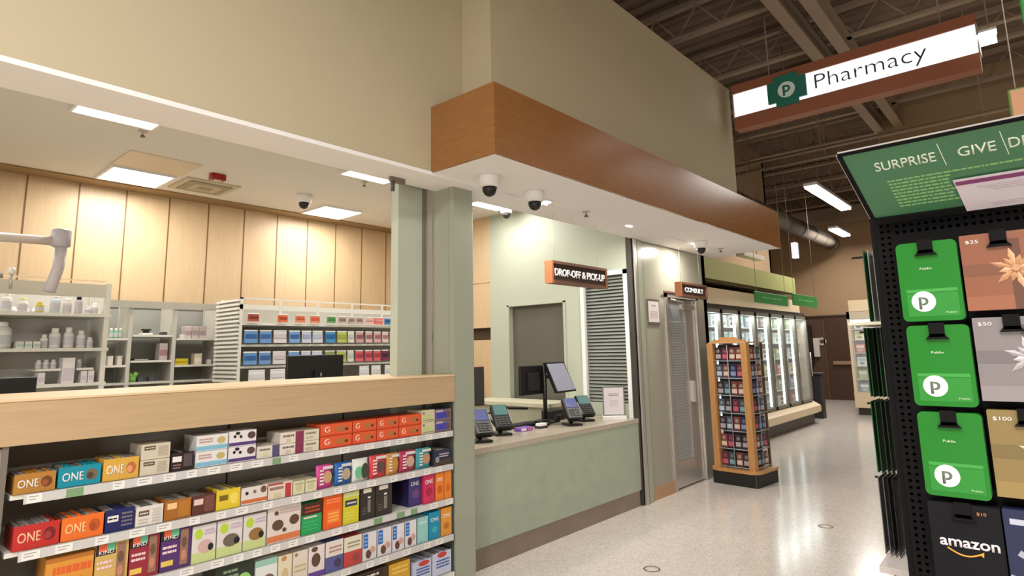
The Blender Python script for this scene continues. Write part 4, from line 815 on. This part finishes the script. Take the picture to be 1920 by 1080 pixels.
# second freezer facing the camera
t = root('glass_door_freezer', (16.4, 2.9, 0), 'cream framed freezer end unit at the far right of the aisle', 'freezer')
MB().box(16.7, 16.75, 1.6, 3.6, 0, 2.35, M['white']).box(16, 16.75, 3.54, 3.6, .16, 2.35, cm(222, 206, 180)).box(16, 16.75, 1.6, 1.66, .16, 2.35, M['creamp']).box(16, 16.75, 1.6, 3.6, 2.18, 2.35, cm(196, 184, 160)).box(15.98, 16.75, 1.6, 3.6, .16, .5, M['creamp']).build('cabinet', t)
MB().box(16.02, 16.7, 1.65, 3.55, 0, .16, cm(50, 44, 40)).build('kick_plate', t); MB().box(16.05, 16.5, 1.6, 3.55, 2.36, 2.62, M['creamp']).build('top_panel', t)
for z_ in (.8, 1.1, 1.4, 1.7, 1.95): MB().box(16.15, 16.7, 1.66, 3.54, z_-.015, z_, M['wsteel']).build('shelf', t)
MB().box(16.01, 16.04, 1.66, 3.54, 2.10, 2.16, M['coolled']).build('case_light', t); MB().box(15.99, 16.0, 1.66, 3.54, .5, 2.18, M['glass']).build('pane', t)
for z_, ci in ((.5, 3), (.8, 5), (1.1, 0), (1.4, 2), (1.7, 1), (1.95, 4)):
    for y in (3.42, 3.2, 2.98, 2.76): place(FP[ci], (16.2, y, z_+.001), -PI/2, 'frozen food box on the shelves of the far freezer end unit', 'frozen food in the far end unit')
# bulkhead, green hanging signs, far things
t = root('bulkhead_beam', (10.6, 3.9, 2.61), 'olive green bulkhead above the freezer row', 'bulkhead')
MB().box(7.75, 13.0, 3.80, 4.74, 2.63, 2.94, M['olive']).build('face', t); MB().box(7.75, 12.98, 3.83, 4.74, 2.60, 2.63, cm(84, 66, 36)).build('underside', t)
def gsign(x0, x1, z0, z1, y, lb):
    r = root('aisle_sign', ((x0+x1)/2, y, z0), lb, 'sign'); MB().bbox(x0, x1, y, y+.02, z0, z1, cm(40, 124, 50), .004).build('panel', r)
    mb = MB(); graphic(mb, x0, x1, z0, z1, y-.001, [('l', .2, .8, .4, .65, 1, cm(96, 170, 96))]); mb.build('lettering', r)
    for xx in (x0+.1, x1-.1): MB().tube([(xx, y+.01, z1), (xx, y+.01, 6.1)], .004, M['steelb'], 6).build('wire', r)
gsign(10.15, 11.8, 2.31, 2.50, 3.6, 'dark green hanging aisle sign in front of the olive bulkhead')
gsign(11.95, 13.5, 2.34, 2.56, 3.55, 'bright green hanging aisle sign beyond the olive bulkhead')
r = root('waste_stand', (14.9, 4.12, 0), 'dark floor bin at the end of the freezer row', 'bin'); MB().bbox(14.8, 15.05, 3.98, 4.30, 0, .95, cm(40, 38, 40), .02).build('body', r); MB().bbox(14.78, 15.07, 3.96, 4.32, .95, .99, cm(60, 56, 56), .01).build('lid', r)
r = root('wall_phone', (19.95, 5.42, 1.2), 'white and dark wall device beside the far exit door', 'phone'); MB().bbox(19.9, 20, 5.3, 5.46, 1.25, 1.8, cm(206, 196, 186), .01).build('case', r); MB().bbox(19.85, 20, 5.48, 5.72, 1.0, 2.2, cm(30, 24, 22), .02).build('hood', r)
r = root('wall_clock', (19.97, 5.2, 1.7), 'round pale emblem on the dark far wall', 'emblem')
MB().disc((19.98, 5.22, 1.70), (0, -1, 0), (0, 0, 1), .12, .12, cm(190, 180, 160), 24, .02).build('face', r); MB().disc((19.955, 5.22, 1.70), (0, -1, 0), (0, 0, 1), .06, .06, cm(70, 60, 50), 20, .004).build('centre', r)
r = root('exit_light', (10.9, 3.7, 3.22), 'pale box light hanging under the end of the soffit', 'light')
MB().bbox(10.5, 11.5, 3.85, 4.0, 3.16, 3.24, cm(226, 214, 200), .01).build('case', r)
for xx in (10.7, 11.3): MB().tube([(xx, 3.92, 3.24), (xx, 3.92, 6.1)], .006, M['steelb'], 6).build('rod', r)
r = root('hanging_lantern', (18.6, 5.4, 4.1), 'small white light hanging near the far left wall', 'light')
MB().box(18.5, 18.7, 5.28, 5.42, 4.1, 4.55, M['signface']).build('case', r); MB().tube([(18.6, 5.35, 4.55), (18.6, 5.35, 6.1)], .01, M['steelb']).build('rod', r)
for (x, y, lb) in [(13.6, 3.15, 'long lit strip light hanging beyond the wood fascia'), (18.0, 4.0, 'second lit strip light further back along the aisle'), (8.3, .10, 'lit strip light peeking out behind the pharmacy sign right end')]:
    r = root('strip_light', (x, y, 4.6), lb, 'light'); L = (1.35 if x < 15 else .7) if x > 9 else .5
    a = .0 if x > 9 else 0
    if x > 9: MB().box(x-L, x+L, y-.1, y+.1, 4.56, 4.6, M['emit2']).build('tube', r); MB().box(x-L, x+L, y-.12, y+.12, 4.60, 4.66, M['white']).build('housing', r)
    else: MB().box(x, x+.06, y-.01, y+.14, 4.88, 5.02, M['emit2']).build('tube', r); MB().box(x, x+.16, y-.02, y+.15, 5.02, 5.05, M['white']).build('housing', r)
    for q in ((-.5, .5) if x > 9 else (.08,)): MB().tube([(x+q, y+.05, 4.63 if x > 9 else 5.1), (x+q, y+.05, 6.1)], .006, M['steelb'], 6).build('rod', r)

# ================================================================== PHARMACY SIGN
sx = 7.2
r = root('pharmacy_sign', (sx, 1.4, 4.05), 'long backlit white hanging sign reading Pharmacy with wood frame', 'sign')
ya, yb = .22, 2.625
WD = cm(150, 92, 66)
MB().box(sx-.02, sx+.14, ya, yb, 4.21, 4.37, WD).box(sx-.02, sx+.14, ya, yb, 4.67, 4.78, WD).build('frame', r)
MB().box(sx, sx+.12, ya, yb, 4.37, 4.67, M['signface']).build('lit_face', r)
MB().box(sx-.015, sx+.13, ya-.01, ya+.005, 4.36, 4.68, M['alu']).box(sx-.015, sx+.13, yb-.005, yb+.01, 4.36, 4.68, M['alu']).build('end_cap', r)
text('lettering', 'Pharmacy', (sx-.001, 1.165, 4.515), 1.06, .215, LEFTF, cm(60, 70, 72), r, .006, -.015)
cy, cz = 1.99, 4.53
mb = MB()
def cross(h, w, c):
    p = []
    for (px, pz) in [(-w, -h), (w, -h), (w, -w), (h*1.15, -w), (h*1.15, w), (w, w), (w, h), (-w, h), (-w, w), (-h*1.15, w), (-h*1.15, -w), (-w, -w)]: p.append((cy+px, cz+pz))
    return p
mb.prism(cross(.185, .125, 0), sx-.05, sx-.022, 'x', cm(36, 118, 100, .5)); mb = mb.build('logo_cross', r)
MB().disc((sx-.0502, cy, cz), LEFTF[0], LEFTF[1], .095, .095, cm(226, 240, 238), 28, .002).build('logo_disc', mb)
text('logo_letter', 'p', (sx-.0525, cy-.003, cz-.01), .085, .125, LEFTF, M['tealg'], mb, .002, .02)
for y in (.5, 2.2): MB().tube([(sx+.06, y, 4.78), (sx+.06, y, 6.1)], .008, M['steelb'], 6).build('rod', r)

# ================================================================== GIFT CARD DISPLAY
dx = 1.4
g = root('gift_card_display', (1.9, -.2, 0), 'black gift card display with green angled header at the right edge', 'display stand')
pb = MB().box(dx+.03, dx+.05, -.9, .25, .1, 1.86, M['pegb'])
MB().box(dx+.05, 2.7, -.9, .25, .1, 1.85, M['pegb']).build('cabinet', g)
for i in range(60):
    for j in range(3): pass
pb.build('peg_panel', g)
hl = MB()
for j in range(70):
    z_ = 1.84-j*.0125
    for i in range(2): hl.box(dx+.0285, dx+.0302, .226+i*.012, .231+i*.012, z_-.004, z_, M['hole'])
for i in range(22):
    for j in range(3): hl.box(dx+.0285, dx+.0302, .21-i*.0125, .216-i*.0125, 1.845-j*.013, 1.85-j*.013, M['hole'])
hl.build('peg_holes', g)
MB().box(dx-.0, 2.72, -.92, .27, 0, .1, M['black2']).build('base', g)
# angled header
A0 = Vector((dx-.12, .27, 1.962)); B0 = Vector((dx+.0, .246, 1.852)); wH = 1.1
P = lambda u, v, d=0: (Vector((A0.x+(B0.x-A0.x)*(1-v), A0.y+(B0.y-A0.y)*(1-v)-u, A0.z+(B0.z-A0.z)*(1-v))) + HN*d)
HN = Vector((-(A0.z-B0.z), 0, -(B0.x-A0.x))).normalized()   # facing down and towards the viewer
def quad(mb, u0, u1, v0, v1, d, th, m):
    a = [P(u0, v0, d), P(u1, v0, d), P(u1, v1, d), P(u0, v1, d)]; b = [p+HN*th for p in a]
    mb.poly(a+b, [(0, 1, 2, 3), (7, 6, 5, 4), (0, 4, 5, 1), (1, 5, 6, 2), (2, 6, 7, 3), (3, 7, 4, 0)], m)
mb = MB(); quad(mb, 0, wH, 0, 1, -.003, .003, M['green_hdr']); hd = mb.build('header', g)
mb = MB(); quad(mb, -.003, wH, .985, 1.03, -.004, .006, M['pegb']); quad(mb, -.003, wH, 1.03, 1.034, -.004, .005, cm(150, 146, 140)); quad(mb, -.006, .002, 0, 1.0, -.004, .006, M['pegb']); quad(mb, -.0075, -.006, 0, 1.0, -.004, .005, cm(170, 164, 158)); quad(mb, 0, wH, -.09, 0, -.02, .024, M['pegb']); mb.build('header_edge', hd)
hu = Vector((0, -1, 0)); hv = (A0-B0).normalized(); hv = Vector((hv.x, 0, hv.z)).normalized()
HF = (hu, hv, HN); TXT = cm(220, 228, 212)
LH = (A0-B0).length
def htext(s, u, v, w, h): text('lettering', s, P(u, v, .0), w, h*LH, HF, TXT, hd, .0006, .006)
htext('SURPRISE', .0925, .74, .097, .125)
htext('GIVE', .2005, .74, .054, .125)
htext('DELIGHT', .292, .74, .095, .125)
mb = MB(); quad(mb, .150, .1512, .60, .90, 0, .0006, TXT); quad(mb, .2385, .2397, .60, .90, 0, .0006, TXT)
u_ = 0
for k_ in range(9):
    v_ = .50-.048*k_; u_ = .052
    while u_ < (.145 if k_ else .5):
        e_ = u_+random.uniform(.004, .012); quad(mb, u_, e_, v_, v_+.02, 0, .0004, cm(130, 176, 110)); u_ = e_+.0018
mb.build('small_print', hd)
nt = MB()
def nq(u0, u1, v0, v1, d, m): quad(nt, u0, u1, v0, v1, d, .0008, m)
nq(.150, .36, -.06, .40, .004, cm(206, 196, 204)); nq(.152, .36, .32, .37, .0052, cm(120, 50, 100))
for k_ in range(3):
    nq(.18+.01*k_, .30, .26-.03*k_, .268-.03*k_, .0052, cm(186, 174, 184))
for k_ in range(2): nq(.19, .29, .02-.03*k_, .028-.03*k_, .0052, cm(186, 174, 184))
tagp(nt.build('paper_notice', at=P(.25, .2, .004)), 'white paper notice with purple stripe clipped to the green header', 'notice')
# cards
def hook(y, z_, par):
    m = MB().tube([(dx+.03, y, z_+.012), (dx-.03, y, z_+.012)], .003, M['pegb'], 8).box(dx-.034, dx-.030, y-.012, y+.012, z_-.004, z_+.022, M['pegb']).prism([(y-.018, z_-.008), (y+.018, z_-.008), (y+.01, z_+.002), (y-.01, z_+.002)], dx-.034, dx-.028, 'x', M['pegb'])
    return m.build('card_hook', par)
def rcard(yc, z0, z1, w, x, m, th=.0012, r_=.008):
    p = []
    for sx_, sy_, a0 in ((1, 1, 0), (-1, 1, 90), (-1, -1, 180), (1, -1, 270)):
        for i in range(5): a = math.radians(a0+22.5*i); p.append((yc+sx_*(w/2-r_)+r_*math.cos(a), (z0+z1)/2+sy_*((z1-z0)/2-r_)+r_*math.sin(a)))
    return MB().prism(p, x, x+th, 'x', m)
def lrect(mb, yc, w, z0, h, x, u0, u1, v0, v1, m, t_=.0003):
    mb.box(x-t_, x, yc+w/2-w*u0, yc+w/2-w*u1, z0+h*v0, z0+h*v1, m)
def giftcard(yc, z0, z1, w, col, label, kind_):
    x = dx-.028; h = z1-z0; mb = rcard(yc, z0, z1, w, x, col, r_=.009 if kind_ == 'p' else .002)
    for q in range(1, 7):   # cards behind in the same stack
        mb2 = rcard(yc, z0, z1, w, x+.004*q, col, r_=.009 if kind_ == 'p' else .002); b = len(mb.v); mb.v += mb2.v; mb.f += [[b+i for i in f] for f in mb2.f]; mb.mi += mb2.mi; mb.sm += mb2.sm
    lt = cm(60, 160, 66)
    if kind_ == 'p':
        lrect(mb, yc, w, z0, h, x, .10, .93, .36, .40, cm(56, 152, 60)); lrect(mb, yc, w, z0, h, x, .10, .93, .06, .35, cm(34, 132, 40))
        mb.disc((x-.0004, yc+w*.13, z0+h*.245), LEFTF[0], LEFTF[1], w*.20, w*.20, cm(222, 222, 216), 30, .0004)
    if kind_ in 'csg':
        a, b = {'c': ((136, 84, 60), (190, 142, 104)), 's': ((128, 120, 122), (176, 170, 174)), 'g': ((132, 112, 66), (196, 186, 160))}[kind_]
        A_ = cm(*a); B_2 = cm(*b); D_2 = cm(*[int(q*.72) for q in a])
        lrect(mb, yc, w, z0, h, x, 0, 1, 0, .18, cm(*[int(q*1.1) for q in a])); lrect(mb, yc, w, z0, h, x, .6, .75, 0, .9, D_2, .0004); lrect(mb, yc, w, z0, h, x, 0, 1, .45, .6, cm(*[int(q*.88) for q in a]), .0005)
        c0 = Vector((x-.0008, yc-w*.17, z0+h*.52))
        for k_ in range(12):   # ribbon bow loops
            an = k_*PI/6+.2; u = LEFTF[0]*math.cos(an)+LEFTF[1]*math.sin(an); v = LEFTF[0]*-math.sin(an)+LEFTF[1]*math.cos(an); L_ = w*(.34 if k_ % 2 else .22)
            mb.poly([c0+u*.002, c0+u*L_*.6+v*.005, c0+u*L_, c0+u*L_*.6-v*.005, c0+u*L_*.6+LEFTF[2]*.003], [(0, 1, 4), (1, 2, 4), (2, 3, 4), (3, 0, 4)], B_2 if k_ % 3 else cm(*[min(255, q+30) for q in b]))
        mb.disc(c0, LEFTF[0], LEFTF[1], .006, .006, B_2, 12, .003)
    if kind_ == 'b':
        W_ = cm(160, 164, 178)
        for (u0, v0, u1, v1) in ((.15, .55, .75, .30), (.0, .28, .9, .12), (.3, -.1, 1., .3), (.5, .6, 1.1, .45)):
            p0 = Vector((x-.0006, yc+w/2-w*u0, z0+h*v0)); p1 = Vector((x-.0006, yc+w/2-w*u1, z0+h*v1)); d_ = (p1-p0).normalized().cross(Vector((1, 0, 0)))*.005
            mb.poly([p0+d_, p1+d_, p1-d_, p0-d_], [(0, 1, 2, 3)], W_)
        lrect(mb, yc, w, z0, h, x, .08, .6, .84, .90, cm(180, 184, 200))
    o = mb.build('gift_card', at=(dx-.02, yc, z0)); tagp(o, label, 'gift card')
    T = lambda s, u, v, fw_, fh, c, b_=.0: text('lettering', s, (x-.0006, yc+w/2-w*u, z0+h*v), w*fw_, h*fh, LEFTF, c, o, .0004, b_)
    if kind_ == 'p':
        T('p', .37, .225, .16, .15, cm(96, 110, 96), .02); T('Publix', .47, .66, .2, .03, cm(206, 224, 196)); T('Publix', .80, .10, .17, .022, cm(190, 220, 180))
    if kind_ == 'c': T('$25', .16, .90, .17, .05, WH)
    if kind_ == 's': T('$50', .16, .92, .18, .05, WH)
    if kind_ == 'g': T('$100', .19, .90, .24, .05, WH)
    if kind_ == 'a':
        T('amazon', .53, .56, .82, .085, cm(226, 218, 222), .02); T('$10', .75, .915, .13, .04, cm(200, 130, 70))
        s_ = MB(); pts = []
        for k_ in range(13):
            t_ = k_/12; pts.append((x-.001, yc+w/2-w*(.22+.48*t_), z0+h*(.50-.06*math.sin(PI*t_)-.02*t_)))
        s_.tube(pts, .0014, cm(226, 160, 60), 6).prism([(yc+w/2-w*.72, z0+h*.50), (yc+w/2-w*.66, z0+h*.47), (yc+w/2-w*.71, z0+h*.44)], x-.0016, x-.0004, 'x', cm(226, 160, 60)); s_.build('smile_mark', o)
    hook(yc, z1-.018, g)
giftcard(.163, 1.640, 1.789, .096, M['pgreen'], 'green gift card with white circle logo, topmost of three', 'p')
giftcard(.161, 1.485, 1.632, .096, M['pgreen'], 'green gift card with white circle logo, middle of three', 'p')
giftcard(.160, 1.327, 1.474, .096, M['pgreen'], 'green gift card with white circle logo, lowest of three', 'p')
giftcard(.156, 1.165, 1.316, .104, mat('black_card', srgb(22, 22, 25), .6, spec=.15), 'black gift card lettered amazon with an orange smile', 'a')
giftcard(.054, 1.655, 1.792, .112, cm(136, 84, 60, .4), 'copper gift card with ribbon bow marked $25', 'c')
giftcard(.052, 1.497, 1.642, .110, cm(128, 120, 122, .4), 'silver gift card with ribbon bow marked $50', 's')
giftcard(.050, 1.337, 1.482, .108, cm(132, 112, 66, .4), 'gold gift card with ribbon bow marked $100', 'g')
giftcard(.048, 1.165, 1.318, .106, cm(26, 35, 70, .35), 'dark blue gift card with white shapes below the gold card', 'b')
# side face: cards hanging edge-on
sp = root('side_card_rack', (1.8, .27, 1.0), 'black side rack of the gift card display with cards hanging edge on', 'rack')
MB().box(1.44, 2.6, .251, .262, .1, 1.86, M['pegb']).build('rack_panel', sp)
MB().box(1.66, 2.2, .262, .372, 1.645, 1.652, cm(226, 222, 200)).build('price_lip', sp)
MB().box(1.66, 2.2, .262, .36, 1.085, 1.10, cm(206, 196, 190)).build('price_lip', sp)
PE = {}
def edgecard(y, z0, z1, x0, w, col, lb, grp, j):
    key = (col, round(z1-z0, 2), w)
    if key not in PE:
        mb = MB().bbox(0, w, 0, .0022, 0, z1-z0, cm(*col, .4), .0005); o = mb.build('hanging_card', at=(0, 0, 0)); PE[key] = o; tagp(o, lb, 'gift card', grp)
    else:
        o = PE[key].copy(); COL.objects.link(o); o['label'] = lb; o['group'] = grp
    o.location = (x0, y, z0); o.rotation_euler = (0, 0, j)
for zi, (z0, z1, cols, nm, n_) in enumerate([(1.655, 1.835, [(40, 90, 50), (60, 70, 60), (150, 156, 150)], 'green', 8), (1.47, 1.64, [(30, 84, 44), (24, 44, 30), (90, 110, 94)], 'green', 10), (1.29, 1.46, [(30, 84, 44), (22, 40, 26), (36, 60, 40)], 'green', 10), (1.105, 1.28, [(96, 96, 96), (30, 30, 30), (60, 60, 60)], 'black', 10), (.90, 1.075, [(90, 90, 92), (30, 30, 30), (50, 50, 50)], 'black', 9)]):
    MB().tube([(1.80, .262, z1-.01), (1.80, .378, z1-.01)], .003, M['black'], 6).build('card_hook', sp)
    for i in range(n_):
        edgecard(.270+i*.0098, z0, z1, 1.75+random.uniform(-.012, .012), .1, cols[random.randint(0, 2)] if i < n_-1 else cols[0],
                 '%s card hanging edge on in row %s from the top of the side rack' % (nm, ['one', 'two', 'three', 'four', 'five'][zi]), 'edge-on cards in side rack row %s' % ['one', 'two', 'three', 'four', 'five'][zi], random.uniform(-.04, .04))
# green framed hanging signs at the top right
r = root('promo_sign', (4.0, -.1, 2.74), 'small hanging promo sign with green rim above the green header', 'sign')
MB().bbox(4.0, 4.02, -.35, .034, 2.70, 2.90, cm(120, 150, 70), .006).build('frame', r); MB().box(3.994, 4.0, -.34, .022, 2.71, 2.888, cm(206, 150, 110)).build('print', r); MB().tube([(4.01, .0, 2.9), (4.01, .0, 6.1)], .003, M['alu'], 6).build('wire', r)
r = root('promo_sign', (4.0, -.2, 3.2), 'bright green hanging sign cut off at the top right corner', 'sign')
MB().bbox(4.0, 4.03, -.5, -.07, 3.24, 3.7, cm(50, 160, 70), .006).build('panel', r); MB().box(3.996, 4.0, -.49, -.085, 3.26, 3.69, cm(90, 190, 100)).build('print', r); MB().tube([(4.01, -.2, 3.7), (4.01, -.2, 6.1)], .003, M['alu'], 6).build('wire', r)

# floor caps
for (x, y, lb) in [(4.237, 2.409, 'small round floor cap nearest the camera'), (6.136, 1.722, 'small round floor cap further down the aisle')]:
    r = root('floor_cap', (x, y, 0), lb, 'floor cap')
    ring = MB(); n = 28
    pts = [(x+rr_*math.cos(2*PI*k/n), y+rr_*math.sin(2*PI*k/n), z_) for rr_, z_ in ((.062, 0), (.062, .002), (.052, .002), (.052, 0)) for k in range(n)]
    ring.poly(pts, [(i*n+k, i*n+(k+1) % n, (i+1)*n+(k+1) % n, (i+1)*n+k) for i in range(3) for k in range(n)], cm(84, 72, 62)); ring.build('ring', r)
    MB().lathe([(.052, 0), (.052, .0012), (.01, .0012)], (x, y, 0), cm(200, 188, 176), n).build('plate', r)
